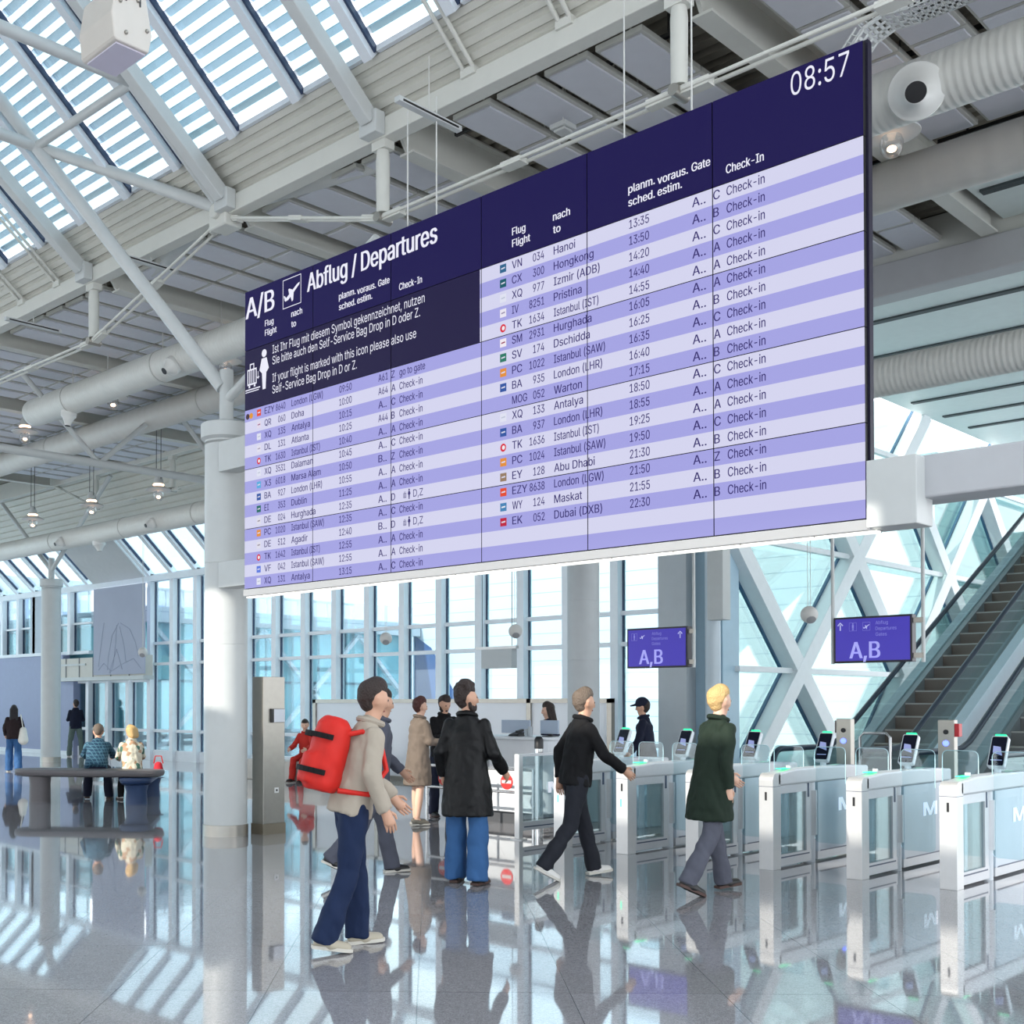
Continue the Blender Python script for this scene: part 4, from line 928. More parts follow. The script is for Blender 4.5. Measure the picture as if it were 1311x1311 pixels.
for (x0, x1, y, z, lab) in ((7.75, 8.62, 7.94, 7.3, 'thin linear light fitting hung above the display title'), (8.1, 8.9, 13.35, 7.36, 'thin linear light fitting hung left of the column node'), (8.05, 8.95, 16.6, 7.3, 'thin linear light fitting at the left edge below the edge beam')):
    t = thing('linear_light', lab, 'light fitting', ((x0+x1)/2, y, z)); MB().box(x0, x1, y-.035, y+.035, z, z+.05).build('profile', WHITE, t)
    MB().box(x0+.05, x1-.05, y-.04, y-.034, z+.012, z+.03).build('slot', BLACKM, t); MB().tube(((x0+x1)/2, y, z+.05), ((x0+x1)/2, y, 7.9 if x0 < 8 else 7.5), .006, n=6).build('wire', WIRE, t)
# cable tray curving down behind the clock corner
t = thing('cable_tray', 'perforated white cable tray bending down behind the clock corner of the display', 'cable tray', (9.5, 3.5, 6.2))
pth = [(9.3, 4.33, 6.3), (9.3, 4.28, 6.6), (9.32, 4.2, 6.85), (9.36, 4.1, 7.0), (9.42, 3.98, 7.08), (9.5, 3.8, 7.1), (9.5, 1.5, 7.1)]
m = MB(); Wt = .13
P_ = [V(p) for p in pth]
fine = []
for a, c in zip(P_, P_[1:]):
    k = max(1, int((c-a).length/.05)); fine += [a+(c-a)*i/k for i in range(k)]
fine.append(P_[-1])
for a, c in zip(fine, fine[1:]):
    d = (c-a).normalized(); s_ = V((1, 0, 0)); nrm = s_.cross(d).normalized()
    if nrm.z < 0: nrm = -nrm
    for u in (-Wt, -.045, .045, Wt): m.bar(a+s_*u, c+s_*u, .026, .006, up=nrm)
    for u in (-Wt, Wt):
        for h in (.02, .07): m.bar(a+s_*u+nrm*h, c+s_*u+nrm*h, .006, .016, up=nrm)
        m.bar(a+s_*u, a+s_*u+nrm*.075, .02, .006)
    m.bar(a-s_*Wt, a+s_*Wt, .024, .006, up=nrm)
m.build('tray', WHITE, t)
for y in (3.9, 2.2): MB().tube((9.36, y, 7.1), (9.36, y, 7.95), .01, n=8).build('hanger', STEEL, t); 

# ------------------------------------------------------------ escalators
HR = mat('black rubber handrail', (26, 40, 58), .35); STEP = mat('ribbed grey step', (112, 112, 112), .45); STEPL = mat('pale step nosing', (176, 176, 172), .5); SKIRT = mat('grey escalator skirt', (136, 142, 146), .35, .4); OUT = mat('escalator cladding', (206, 220, 230), .4)
TS = .525
def escalator(yl, yr, label, steps_m):
    t = thing('escalator', label, 'escalator', (15.3, (yl+yr)/2, 0)); X0, XT = 17.1, 28.5
    zr = lambda x: max(0, (x-X0)*TS)
    for y, s in ((yl, 1), (yr, -1)):
        top = [(15.5, .93)]+[(16.9, .95), (17.3, .99), (17.8, 1.23)]+[(XT, 1.0+(XT-17.36)*TS)]
        pts = arc(15.62, .72, .23, 260, 90, 8)+[(16.85, .95), (17.15, .965), (17.45, 1.05), (17.8, 1.23), (XT, 1.0+(XT-17.36)*TS)]
        m = MB(); m.path([(x, y, z) for x, z in pts], .042, 10); m.build('handrail', HR, t)
        poly = [(15.5, .3), (16.9, .3), (17.4, .38), (XT, .3+(XT-17.3)*TS), (XT, .95+(XT-17.36)*TS), (17.75, 1.16), (17.4, .98), (17.0, .92), (15.55, .91), (15.4, .7)]
        MB().prism(poly, lambda u, w, d: (u, d, w), y-.006, y+.006).build('balustrade_glass', GLASS_T, t)
        sk = [(15.3, 0), (17.0, 0), (17.3, 0), (XT, (XT-17.5)*TS-.1), (XT, .34+(XT-17.3)*TS), (17.4, .42), (16.9, .33), (15.3, .32)]
        MB().prism(sk, lambda u, w, d: (u, d, w), y-.05-s*.03, y+.05-s*.03).build('skirt_panel', SKIRT, t)
        ou = [(15.3, 0), (18.2, 0), (XT, (XT-18.2)*TS), (XT, .36+(XT-17.3)*TS), (17.4, .44), (16.9, .35), (15.3, .34)]
        MB().prism(ou, lambda u, w, d: (u, d, w), y+s*.03, y+s*.2).build('outer_cladding', OUT, t)
    a, c = yr+.06, yl-.06
    MB().box(15.3, 16.5, a, c, 0, .03).build('comb_plate', STEEL, t)
    for k in range(26):
        x = 16.5+k*.4; z = zr(x+.4)
        m = MB(); m.box(x, x+.44, a, c, max(0, z-.24), z+.02, 0); m.box(x-.004, x+.03, a, c, z+.0, z+.024, 1)
        m.build('step', [steps_m, STEPL], t)
escalator(8.2, 7.15, 'left escalator rising away behind the right hanging sign', mat('brown grey step', (116, 106, 98), .5))
escalator(6.3, 5.25, 'right escalator rising away at the right edge of the picture', STEP)
t = thing('guard_rail', 'bent steel guard rail standing between the two escalators', 'rail', (15.4, 6.75, 0))
m = MB(); m.path([(15.4, 6.95, 0), (15.4, 6.95, 1.15), (15.4, 6.9, 1.2), (15.4, 6.6, 1.2), (15.4, 6.55, 1.15), (15.4, 6.55, 0)], .02, 10); m.tube((15.4, 6.95, .7), (15.4, 6.55, .7), .016); m.build('rail_tube', CHROME, t)
# ------------------------------------------------------------ people
def capsule(mb, p0, r0, p1, r1, lat=None, sc=1., n=20, mi=0):
    p0, p1 = V(p0), V(p1); d = p1-p0; L = d.length; d = d.normalized() if L > 1e-6 else V((0,0,1))
    a = d.cross(V((0,0,1)))
    if a.length < .05: a = d.cross(V((1,0,0)))
    a.normalize(); b = d.cross(a).normalized(); rows = []
    for i in range(7):
        t = math.pi/2*(1-i/6); rows.append((p0-d*r0*math.sin(t), r0*math.cos(t)))
    for i in range(7):
        t = math.pi/2*i/6; rows.append((p1+d*r1*math.sin(t), r1*math.cos(t)))
    vs = []
    for c, r in rows:
        for k in range(n):
            t = 2*math.pi*k/n; o = (a*math.cos(t)+b*math.sin(t))*max(r, 1e-4)
            if lat is not None: o = o+lat*(o.dot(lat)*(sc-1))
            vs.append(c+o)
    fs = [(i*n+k, i*n+(k+1) % n, (i+1)*n+(k+1) % n, (i+1)*n+k) for i in range(len(rows)-1) for k in range(n)]
    fs += [tuple(range(n-1,-1,-1)), tuple(range((len(rows)-1)*n, len(rows)*n))]
    return mb.add(vs, fs, mi, True)
def rings(mb, rs, n=24):
    """tube of elliptical rings (centre, forward radius, side radius, forward, side) with flat ends"""
    vs = []
    for c, rx, ry, fx_, ly in rs:
        for k in range(n):
            t = 2*math.pi*k/n; vs.append(V(c)+fx_*rx*math.cos(t)+ly*ry*math.sin(t))
    fs = [(i*n+k, i*n+(k+1) % n, (i+1)*n+(k+1) % n, (i+1)*n+k) for i in range(len(rs)-1) for k in range(n)]
    fs += [tuple(range(n-1,-1,-1)), tuple(range((len(rs)-1)*n, len(rs)*n))]
    return mb.add(vs, fs, 0, True)
from mathutils import noise as NO
def folds(geo, amp, seed):
    vs, fs = geo; me = bpy.data.meshes.new('m'); me.from_pydata(vs, [], fs); nn = [v.normal.copy() for v in me.vertices]; bpy.data.meshes.remove(me)
    out = []
    for p, n_ in zip(vs, nn):
        p = V(p); q = V((p.x*11+seed, p.y*11, p.z*7+p.x*3)); w = NO.noise(q)+.5*NO.noise(q*2.1)
        out.append(tuple(p+n_*amp*(w if w > 0 else w*1.3)))
    return (out, fs)
def melt(mb, vox=.013, smooth=8):
    """one continuous surface from overlapping volumes: list of points, list of faces"""
    me = bpy.data.meshes.new('m'); me.from_pydata([tuple(p) for p in mb.v], [], mb.f)
    bm = bmesh.new(); bm.from_mesh(me); bmesh.ops.recalc_face_normals(bm, faces=bm.faces); bm.to_mesh(me); bm.free()
    o = bpy.data.objects.new('m', me); COL.objects.link(o)
    r = o.modifiers.new('r', 'REMESH'); r.mode = 'VOXEL'; r.voxel_size = vox
    s = o.modifiers.new('s', 'SMOOTH'); s.factor = .5; s.iterations = smooth
    ev = bpy.data.meshes.new_from_object(o.evaluated_get(bpy.context.evaluated_depsgraph_get()))
    res = ([tuple(v.co) for v in ev.vertices], [tuple(p.vertices) for p in ev.polygons])
    bpy.data.objects.remove(o); bpy.data.meshes.remove(me); bpy.data.meshes.remove(ev); return res
SKIN = mat('skin', (206, 160, 134), .5, bump=.03, bs=60); SKIN_L = mat('fair skin', (222, 178, 154), .5, bump=.03, bs=60)
EYEW = mat('eye', (30, 24, 22), .2); LIP = mat('lips', (168, 100, 92), .45)
def cloth(name, rgb, rough=.8, bump=.35, bs=9): return mat('cloth '+name, rgb, rough, 0, .14, 7, bump, bs, spec=.3)
JEANS = cloth('blue jeans', (52, 92, 140)); JEANS_D = cloth('dark blue jeans', (22, 38, 70)); BLK = cloth('black', (15, 15, 18)); LEATHER = mat('cloth black leather', (8, 8, 10), .5, 0, .15, 8, .5, 10, spec=.3)
NAVYC = cloth('navy', (22, 27, 48)); BEIGE = cloth('beige', (170, 160, 146)); TAUPE = cloth('taupe', (112, 100, 90)); GREY = cloth('grey', (84, 86, 98)); GREEN_C = cloth('dark green', (30, 44, 34)); SAGE = cloth('grey green', (96, 112, 106)); BROWN = cloth('dark brown', (40, 28, 30)); REDC = cloth('red', (190, 48, 40)); PLAID = cloth('dark blue plaid', (34, 62, 84)); FLORAL = cloth('floral', (206, 202, 180)); CHAR = cloth('charcoal', (34, 36, 44))
nn, ll, b = nodes_of(PLAID); tcn = nn.new('ShaderNodeTexCoord'); br = nn.new('ShaderNodeTexBrick'); br.offset = 0
br.inputs['Scale'].default_value = 1; br.inputs['Brick Width'].default_value = .05; br.inputs['Row Height'].default_value = .05; br.inputs['Mortar Size'].default_value = .006
br.inputs['Color1'].default_value = lin((30, 60, 84))+(1,); br.inputs['Color2'].default_value = lin((36, 70, 92))+(1,); br.inputs['Mortar'].default_value = lin((72, 110, 128))+(1,)
mpn = nn.new('ShaderNodeMapping'); mpn.inputs['Rotation'].default_value = (R_(90), 0, 0); ll.new(tcn.outputs['Object'], mpn.inputs['Vector']); ll.new(mpn.outputs['Vector'], br.inputs['Vector']); ll.new(br.outputs['Color'], b.inputs['Base Color'])
nn, ll, b = nodes_of(FLORAL); tcn = nn.new('ShaderNodeTexCoord'); vo = nn.new('ShaderNodeTexVoronoi'); vo.inputs['Scale'].default_value = 14
cr = nn.new('ShaderNodeValToRGB'); cr.color_ramp.interpolation = 'CONSTANT'; e = cr.color_ramp.elements; e[0].color = lin((214, 208, 188))+(1,); e[1].position = .5; e[1].color = lin((86, 124, 108))+(1,); x_ = e.new(.66); x_.color = lin((222, 216, 196))+(1,); x_ = e.new(.84); x_.color = lin((186, 150, 120))+(1,)
sp = nn.new('ShaderNodeSeparateColor'); ll.new(tcn.outputs['Object'], vo.inputs['Vector']); ll.new(vo.outputs['Color'], sp.inputs['Color']); ll.new(sp.outputs[0], cr.inputs['Fac']); ll.new(cr.outputs['Color'], b.inputs['Base Color'])
SHOE_B = mat('black shoe leather', (26, 25, 26), .45); SHOE_W = mat('white shoe leather', (222, 220, 216), .5); SHOE_G = mat('grey trainer', (110, 106, 96), .6); SHOE_T = mat('tan trainer', (176, 168, 150), .6); SOLE = mat('pale rubber sole', (206, 202, 192), .6); SOLE_D = mat('brown rubber sole', (74, 52, 46), .6)
HAIR_D = mat('dark brown hair', (50, 38, 34), .6, bump=.8, bs=70); HAIR_B = mat('black hair', (26, 22, 26), .5, bump=.8, bs=80); HAIR_R = mat('reddish brown hair', (86, 48, 42), .6, bump=.8, bs=70); HAIR_Y = mat('blond hair', (216, 178, 120), .6, bump=.8, bs=70); HAIR_G = mat('grey brown hair', (110, 96, 84), .6, bump=.8, bs=70)
YL = V((0, 1, 0))
def person(label, x, y, yaw, H=1.75, lean=0, legs=((6, 4), (-4, 4)), arms=((0, 8, 15, 5), (0, 8, 15, 5)), head=(0, 0), sit=None, top=(BLK, .78), bottom=(JEANS, 'long', .085), shoes=(SHOE_B, SOLE_D), hair=(HAIR_D, 'short'), skin=SKIN, foot=(0, 0), sleeve=True, beard=False, collar=True, spread=3, cap=None):
    k = H/1.75; th = R_(lean); u = V((math.sin(th), 0, math.cos(th))); P = V((0, 0, 0))
    hip = [P+V((0, s*.09, -.02)) for s in (1, -1)]; J = []
    for i, s in enumerate((1, -1)):
        a, kn = R_(legs[i][0]), R_(legs[i][1]); ob = R_(spread)*s
        d1 = V((math.sin(a), math.sin(ob), -math.cos(a))).normalized(); d2 = V((math.sin(a-kn), math.sin(ob)*.5, -math.cos(a-kn))).normalized()
        kp = hip[i]+d1*.43; ap = kp+d2*.42; fp = R_(foot[i]); fd = V((math.cos(fp), .12*s, math.sin(fp))).normalized(); fu = V((-math.sin(fp), 0, math.cos(fp)))
        heel = ap-fd*.06-fu*.07; toe = ap+fd*.17-fu*.075; J.append((hip[i], kp, ap, heel, toe, fd, fu))
    low = min(min(j[3].z, j[4].z) for j in J); dz = -low if sit is None else sit+.1
    if sit is not None: dz = -low
    sh = [P+u*.49+V((0, s*.175, 0)) for s in (1, -1)]; A = []
    for i, s in enumerate((1, -1)):
        f, ab, el, inn = (R_(q) for q in arms[i])
        d1 = V((math.sin(f)*math.cos(ab), s*math.sin(ab), -math.cos(f)*math.cos(ab))).normalized()
        d2 = V((math.sin(f+el), -s*math.sin(inn), -math.cos(f+el))).normalized()
        e_ = sh[i]+d1*.29; w = e_+d2*.25; A.append((sh[i], e_, w, d2))
    nb = P+u*.50; hy, hp = R_(head[0]), R_(head[1]); Rh = Matrix.Rotation(hy, 3, 'Z') @ Matrix.Rotation(hp+th*.35, 3, 'Y')
    hc = nb+u*.055+V((math.sin(th*.5)*.12+.012, 0, .138)); T = lambda p: hc+Rh @ V(p)
    fx = lambda p: (V(p)+V((0, 0, dz)))*k
    rot = Matrix.Rotation(R_(yaw), 3, 'Z'); o3 = V((x, y, 0))
    world = lambda p: o3+rot @ fx(p)
    t = thing('person', label, 'person', (x, y, 0))
    def emit(name, geo, m, parent=t, mb=None):
        q = MB(); q.add([world(p) for p in geo[0]], geo[1], 0, True) if geo else None
        if mb is not None: q.add([world(p) for p in mb.v], mb.f, 0, True)
        return q.build(name, m, parent, fix=False)
    # body
    m = MB()
    capsule(m, P+u*.0, .1, P+u*.15, .1, YL, 1.35); capsule(m, P+u*.2, .095, P+u*.37, .098, YL, 1.4); capsule(m, nb-u*.05, .06, hc-V((0, 0, .06)), .052)
    hb = MB(); capsule(hb, T((-.012, 0, .03)), .088, T((.012, 0, .0)), .08); capsule(hb, T((.012, 0, -.02)), .07, T((.035, 0, -.085)), .04)
    capsule(hb, T((.086, 0, .012)), .011, T((.1, 0, -.025)), .014)                       # nose
    for s in (1, -1): capsule(hb, T((-.005, s*.082, .01)), .018, T((0, s*.078, -.025)), .012)   # ears
    m.v, m.f, m.m, m.s = m.v, m.f, m.m, m.s; m.add(hb.v, hb.f, 0, True)
    for i in (0, 1):
        a_, e_, w_, d2 = A[i]; capsule(m, a_-V((0, (.03, -.03)[i], .06)), .044, e_, .04); capsule(m, e_, .042, w_, .028)
        h_, kp, ap, heel, toe, fd, fu = J[i]; capsule(m, h_, .085, kp, .055); capsule(m, kp, .056, kp+(ap-kp)*.35, .058); capsule(m, kp+(ap-kp)*.35, .058, ap, .036); capsule(m, ap, .036, ap+fd*.1-fu*.05, .03)
    geo = melt(m, .014, 5)
    hm = MB()
    for i, s in enumerate((1, -1)):                        # hands: palm, four bent fingers, thumb
        a_, e_, w_, d = A[i]; n_ = V((0, -s, 0)); n_ = (n_-d*n_.dot(d)).normalized(); wd = d.cross(n_).normalized()
        if wd.x < 0 and abs(wd.x) > .05: wd = -wd
        capsule(hm, w_-d*.01, .026, w_+d*.075, .03, wd, 1.25, 12)
        for j, L in enumerate((.072, .08, .074, .058)):
            b0 = w_+d*.085+wd*(.03-.02*j); b1 = b0+d*L*.5+n_*.006; b2 = b1+d*L*.36+n_*.022; hm.path([b0-d*.02, b0, b1, b2], [.0085, .0095, .0085, .006], 8)
        q0 = w_+d*.02+wd*.03; hm.path([q0, q0+wd*.022+d*.025+n_*.006, q0+wd*.024+d*.058+n_*.014], [.012, .0105, .007], 8)
    k0 = len(geo[0]); geo = (geo[0]+[tuple(p) for p in hm.v], geo[1]+[tuple(i+k0 for i in f) for f in hm.f])
    emit('body', geo, skin)
    for s in (1, -1): q = MB(); q.ball(T((.077, s*.032, .012)), .0095, 8, 6); emit('eye', None, EYEW, mb=q)
    q = MB(); capsule(q, T((.0765, -.018, -.062)), .005, T((.0765, .018, -.062)), .005, n=8); emit('mouth', None, LIP, mb=q)
    # hair
    hm_, style = hair
    if style != 'none':
        q = MB(); capsule(q, T((-.04, 0, .042)), .088, T((-.008, 0, .078)), .078); capsule(q, T((-.05, 0, .0)), .072, T((-.035, 0, -.03)), .062)
        for s in (1, -1): capsule(q, T((-.04, s*.045, .015)), .044, T((-.022, s*.05, .055)), .042)
        if style == 'curly':
            rg = random.Random(3)
            for _ in range(34):
                a1, a2 = rg.uniform(-1.6, 4.7), rg.uniform(.1, 1.35); c = (-.02+.09*math.cos(a1)*math.sin(a2), .088*math.sin(a1)*math.sin(a2), .055+.105*math.cos(a2))
                q.ball(T(c), .026, 10, 8)
        if style == 'long':
            for yy in (-.05, 0, .05): capsule(q, T((-.05, yy, .02)), .06, T((-.075, yy*1.25, -.3)), .045)
            for s in (1, -1): capsule(q, T((.0, s*.07, .03)), .035, T((-.02, s*.08, -.2)), .03)
        if style == 'bob':
            for yy in (-.05, 0, .05): capsule(q, T((-.05, yy, .03)), .068, T((-.055, yy*1.1, -.07)), .055)
            for s in (1, -1): capsule(q, T((.01, s*.06, .05)), .045, T((.0, s*.07, -.05)), .032)
        emit('hair', melt(q, .01, 3), hm_)
        if beard:
            q = MB(); capsule(q, T((.03, -.03, -.085)), .035, T((.03, .03, -.085)), .035); capsule(q, T((.055, 0, -.09)), .03, T((.06, 0, -.07)), .028)
            for s in (1, -1): capsule(q, T((.015, s*.062, -.07)), .02, T((.0, s*.07, -.01)), .013)
            emit('beard', melt(q, .008, 3), hm_)
    if cap is not None:
        q = MB(); capsule(q, T((-.015, 0, .06)), .1, T((.0, 0, .065)), .098); capsule(q, T((.07, 0, .052)), .02, T((.17, 0, .04)), .012, Rh @ YL, 3.2); emit('cap', melt(q, .009, 3), cap)
    # trousers
    bm_, kind, wr = bottom; q = MB(); capsule(q, P+u*.0-V((0, 0, .02)), .105, P+u*.1, .11, YL, 1.36); XF = V((1, 0, 0))
    for i in (0, 1):
        h_, kp, ap, heel, toe, fd, fu = J[i]; d1 = (kp-h_).normalized(); d2 = (ap-kp).normalized(); f1 = (XF-d1*XF.dot(d1)).normalized(); f2 = (XF-d2*XF.dot(d2)).normalized()
        capsule(q, h_, .098, h_+(kp-h_)*.35, .094); rk = max(.066, wr*.86)
        if kind == 'long':
            capsule(q, h_+(kp-h_)*.3, .095, kp, rk)
            rings(q, [(kp-d2*.02, rk, rk, f2, YL), (kp+(ap-kp)*.45, wr*.98, wr*.92, f2, YL), (ap-d2*.02, wr*1.02, wr*.9, f2, YL), (ap+d2*.035, wr*1.04, wr*.88, f2, YL)])
        else: rings(q, [(h_+(kp-h_)*.2, .1, .1, f1, YL), (kp-d1*.06, .095, .095, f1, YL)])
    emit('trousers' if kind == 'long' else 'shorts', folds(melt(q, .012, 4), .011, x), bm_)
    # top
    tm, hem = top; q = MB(); UF = V((math.cos(th), 0, -math.sin(th)))
    hz = hem/k-dz
    capsule(q, P+u*.22, .118, P+u*.38, .125, YL, 1.5); capsule(q, P+u*.425+V((0, -.12, 0)), .078, P+u*.425+V((0, .12, 0)), .078); capsule(q, nb-u*.02, .074, nb+u*.035, .068); capsule(q, P+u*.42-UF*.015, .1, nb-u*.01-UF*.01, .082, YL, 1.5)
    if hem < .72 and sit is None:                              # coat with a skirt
        e0 = V((P.x-.02*(lean > 4), 0, hz)); rings(q, [(P+u*.3, .13, .19, UF, YL), (P+u*.14, .138, .19, UF, YL), (P-V((0, 0, .04)), .158, .212, XF, YL), (P*.5+e0*.5, .178, .226, XF, YL), (e0, .188, .235, XF, YL)])
    else: rings(q, [(P+u*.3, .13, .185, UF, YL), (P+u*.15, .136, .18, UF, YL), (P+u*.03, .145, .186, UF, YL), (P-u*.07, .15, .19, UF, YL)])
    s_s = (1, -1)
    for i in (0, 1):
        a_, e_, w_, d2 = A[i]; capsule(q, a_-V((0, s_s[i]*.018, .032)), .064, e_, .058)
        if sleeve:
            f2 = V((0, 1, 0)); f2 = (f2-d2*f2.dot(d2)).normalized(); g2_ = d2.cross(f2); rings(q, [(e_-d2*.02, .058, .058, f2, g2_), (e_+(w_-e_)*.5, .056, .056, f2, g2_), (w_-d2*.005, .05, .05, f2, g2_)]); capsule(q, e_-d2*.01, .059, e_+d2*.02, .057)
    emit('coat' if hem < .72 and sit is None else 'jacket', folds(melt(q, .012, 4), .012, y), tm)
    if collar:
        q = MB(); ring = [nb+u*.05+V((.075*math.cos(a), .08*math.sin(a), -.02*math.cos(a))) for a in [i*2*math.pi/16 for i in range(17)]]; q.path(ring, .022, 8, caps=False); emit('collar', None, tm, mb=q)
    # shoes
    for i in (0, 1):
        h_, kp, ap, heel, toe, fd, fu = J[i]; lt = fd.cross(fu).normalized(); q = MB()
        capsule(q, heel+fd*.03+fu*.04, .04, heel+fd*.12+fu*.035, .042, lt, 1.05); capsule(q, heel+fd*.1+fu*.032, .042, toe-fd*.02+fu*.03, .032, lt, 1.3); capsule(q, ap-fu*.02, .045, ap-fu*.035, .045)
        so = emit('shoe', melt(q, .009, 3), shoes[0])
        q = MB(); out = [(-.015, -.036), (.0, -.042), (.1, -.042), (.17, -.052), (.225, -.046), (.25, -.02), (.25, .02), (.225, .046), (.17, .052), (.1, .042), (0, .042), (-.015, .036)]
        q.prism(out, lambda a, c, d: heel+fd*a+lt*c+fu*d, -.0, .022); so2 = emit('sole', None, shoes[1], parent=so, mb=q)
    return t, (lambda p: world(V(p))), dict(P=P, u=u, A=A, J=J, hc=hc, nb=nb, rot=rot)
person('man in a black leather coat and wide blue jeans standing with his back turned', 7.78, 7.08, 22, 1.75, 0, ((3, 2), (-3, 3)), ((-8, 14, 42, -4), (-2, 16, 52, -6)), (-58, 0), top=(LEATHER, .60), bottom=(JEANS, 'long', .105), shoes=(SHOE_B, SOLE_D), hair=(HAIR_D, 'curly'), beard=True)
_, w1, g1 = person('person in a beige jacket and dark jeans striding with a red backpack', 5.19, 5.75, -28, 1.76, 14, ((9, 8), (-6, 16)), ((10, 10, 34, 8), (-8, 12, 30, 4)), (0, 8), top=(BEIGE, .78), bottom=(JEANS_D, 'long', .082), shoes=(SHOE_T, SOLE), hair=(HAIR_D, 'short'), foot=(2, -8))
person('person in a grey jacket and grey trousers walking beyond the red backpack', 7.55, 8.05, -30, 1.74, 8, ((16, 4), (-18, 26)), ((16, 10, 30, 6), (-14, 10, 20, 4)), (0, 5), top=(GREY, .78), bottom=(GREY, 'long', .08), shoes=(SHOE_B, SOLE), hair=(HAIR_D, 'short'), foot=(2, -24))
person('person with reddish hair in a knee length taupe coat with bare calves', 11.05, 10.93, -20, 1.66, 3, ((3, 3), (-3, 4)), ((18, 8, 70, 10), (14, 8, 72, 12)), (-5, 8), top=(TAUPE, .52), bottom=(TAUPE, 'short', .08), shoes=(SHOE_G, SOLE), hair=(HAIR_R, 'short'), skin=SKIN_L)
person('bearded man in black looking down beside the taupe coat', 12.12, 11.5, 250, 1.69, 6, ((2, 2), (-2, 2)), ((20, 8, 80, 20), (16, 8, 76, 20)), (10, 22), top=(BLK, .78), bottom=(NAVYC, 'long', .08), hair=(HAIR_D, 'short'), beard=True)
person('person in black walking past the first gate in one white shoe forward', 8.72, 6.60, -30, 1.74, 8, ((18, 4), (-14, 22)), ((-26, 12, 24, 4), (24, 10, 30, 4)), (0, 4), top=(BLK, .72), bottom=(CHAR, 'long', .075), shoes=(SHOE_W, SOLE), hair=(HAIR_G, 'short'), foot=(6, -28))
person('person in a dark green coat walking in front of the gates', 8.85, 5.28, -24, 1.74, 8, ((16, 4), (-12, 20)), ((18, 10, 30, 4), (-16, 10, 24, 4)), (0, 4), top=(GREEN_C, .62), bottom=(GREY, 'long', .078), shoes=(SHOE_B, SOLE_D), hair=(HAIR_Y, 'short'), skin=SKIN_L, foot=(5, -24))
person('dark haired woman in black leaning behind the counter, turned left', 13.48, 10.56, 130, 1.60, 10, ((4, 3), (-4, 4)), ((24, 14, 50, 8), (24, 14, 50, 8)), (12, 6), top=(NAVYC, .74), bottom=(BLK, 'long', .075), hair=(HAIR_D, 'long'), skin=SKIN_L)
person('man in navy with a peaked cap walking left behind the gates', 14.45, 9.66, 118, 1.66, 5, ((12, 4), (-12, 16)), ((10, 12, 24, 4), (-8, 14, 22, 4)), (4, 4), top=(NAVYC, .74), bottom=(CHAR, 'long', .08), hair=(HAIR_D, 'short'), cap=NAVYC, foot=(2, -14))
_, w2, g2 = person('woman with long black hair and wide blue jeans walking away, far left', 12.85, 25.95, 62, 1.53, 2, ((8, 4), (-8, 10)), ((6, 12, 40, 4), (4, 12, 40, 4)), (0, 0), top=(BROWN, .88), bottom=(JEANS, 'long', .115), shoes=(SHOE_W, SOLE), hair=(HAIR_B, 'long'))
person('man in a navy jacket and grey green trousers at the far window, back turned', 17.75, 31.9, 62, 1.68, 0, ((4, 2), (-2, 2)), ((10, 10, 95, 30), (10, 10, 95, 30)), (30, 0), top=(NAVYC, .88), bottom=(SAGE, 'long', .085), shoes=(SHOE_B, SOLE), hair=(HAIR_D, 'short'), spread=9)
person('man in a dark blue plaid shirt sitting bent forward on the taupe bench', 9.96, 17.22, 56, 1.74, 42, ((84, 84), (82, 86)), ((46, 12, 34, 6), (46, 12, 34, 6)), (0, 30), sit=.5, top=(PLAID, .52), bottom=(NAVYC, 'long', .08), hair=(HAIR_G, 'short'), spread=8)
person('blond woman in a floral blouse sitting on the bench beside the man in plaid', 10.36, 16.78, 66, 1.56, 18, ((80, 70), (82, 96)), ((30, 10, 50, 10), (30, 10, 50, 10)), (48, 10), sit=.5, top=(FLORAL, .54), bottom=(BLK, 'long', .072), shoes=(SHOE_W, SOLE_D), hair=(HAIR_Y, 'bob'), skin=SKIN_L, spread=5)
person('person in red clothes sitting on the low ledge by the far windows', 15.5, 18.5, 200, 1.56, 8, ((78, 66), (82, 76)), ((24, 12, 50, 6), (24, 12, 50, 6)), (20, 6), sit=.45, top=(REDC, .46), bottom=(REDC, 'long', .08), hair=(HAIR_D, 'short'), skin=SKIN_L)
o = MB().prism(rrect(15.15, 15.65, 17.6, 20.2, .1), lambda u, w, d: (u, w, d), 0, .42).build('window_bench', mat('pale bench', (196, 190, 182), .5), bevel=.02); tag(o, 'low pale bench carrying the person in red by the far windows', 'bench')

# ------------------------------------------------------------ bags
def bag_axes(g): return g['rot'] @ V((1, 0, 0)), g['rot'] @ V((0, 1, 0))
RB = cloth('red backpack', (206, 40, 32), .6, .2, 8)
fw, lf = bag_axes(g1); c = w1(g1['P']+g1['u']*.34)-fw*.235; upv = (fw*math.sin(R_(14))+V((0,0,1))*math.cos(R_(14))).normalized(); bk = -(fw*math.cos(R_(14))-V((0,0,1))*math.sin(R_(14)))
t = thing('backpack', 'red backpack with black straps on the striding walker', 'backpack', tuple(c-V((0,0,.3))))
q = MB(); rings(q, [(c-upv*.25, .1, .15, bk, lf), (c-upv*.2, .125, .168, bk, lf), (c+upv*.05, .125, .168, bk, lf), (c+upv*.19, .115, .155, bk, lf), (c+upv*.24, .07, .11, bk, lf)]); rings(q, [(c-upv*.21+bk*.1, .06, .12, bk, lf), (c-upv*.02+bk*.1, .06, .12, bk, lf)]); geo = folds(melt(q, .014, 4), .006, 3)
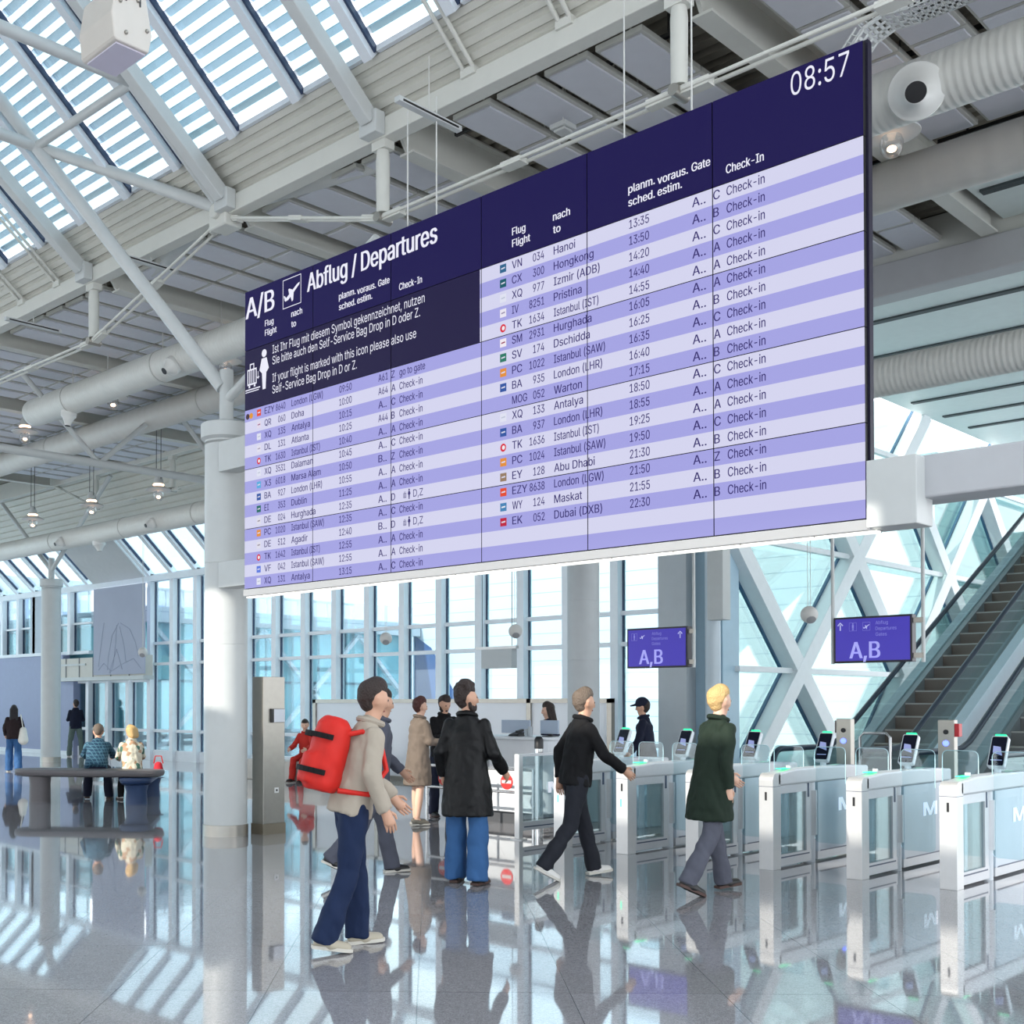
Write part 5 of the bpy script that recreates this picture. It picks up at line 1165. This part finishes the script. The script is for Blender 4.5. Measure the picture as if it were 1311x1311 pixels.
q = MB(); q.add(geo[0], geo[1], 0, True); q.build('sack', RB, t, fix=False)
q = MB(); 
for h in (.1, -.13):
    ring = [c+upv*h+lf*(.172*math.cos(a))+bk*(.03+.142*math.sin(a)) for a in [i*math.pi/12 for i in range(13)]]
    q = MB()
    for a_, b_ in zip(ring, ring[1:]): q.bar(a_, b_, .012, .035, up=upv)
    q.build('strap', BLK, t)
q = MB()
for s in (1, -1): q.path([c+upv*.14+lf*s*.1-bk*.06, c+upv*.185+lf*s*.115-bk*.16, c+upv*.13+lf*s*.125-bk*.3, c-upv*.02+lf*s*.14-bk*.37, c-upv*.2+lf*s*.18-bk*.28, c-upv*.22+lf*s*.16-bk*.08], .018, 8)
q.build('shoulder_strap', RB, t)
fw, lf = bag_axes(g2); c = w2((-.06, -.24, 0))+V((0,0,.02))
t = thing('tote_bag', 'white tote bag on the shoulder of the long haired woman', 'bag', tuple(c-V((0,0,.25))))
q = MB(); capsule(q, c-V((0,0,.1)), .12, c+V((0,0,.12)), .08, fw, 1.5); geo = melt(q, .014, 3); q = MB(); q.add([tuple(V(p)) for p in geo[0]], geo[1], 0, True); q.build('sack', cloth('white canvas', (230, 228, 220)), t, fix=False)
sh_ = w2(g2['A'][1][0]+V((0, 0, .09))); q = MB(); q.path([c+V((0,0,.16))+fw*.1, sh_+fw*.05, sh_-fw*.05, c+V((0,0,.16))-fw*.1], .012, 6); q.build('handle', cloth('white canvas', (230, 228, 220)), t)
cb = V((10.62, 16.42, .4)); t = thing('handbag', 'small red bag beside the blond woman on the navy bench', 'bag', tuple(cb))
q = MB(); capsule(q, cb+V((0,0,.08)), .07, cb+V((0,0,.2)), .05, V((.6,-.8,0)), 1.3); geo = melt(q, .012, 3); q = MB(); q.add(geo[0], geo[1], 0, True); q.build('sack', cloth('red canvas', (196, 44, 56)), t, fix=False)
q = MB(); q.path([cb+V((.05,-.06,.22)), cb+V((.03,-.04,.34)), cb+V((-.03,.04,.34)), cb+V((-.05,.06,.22))], .01, 6); q.build('handle', REDC, t)
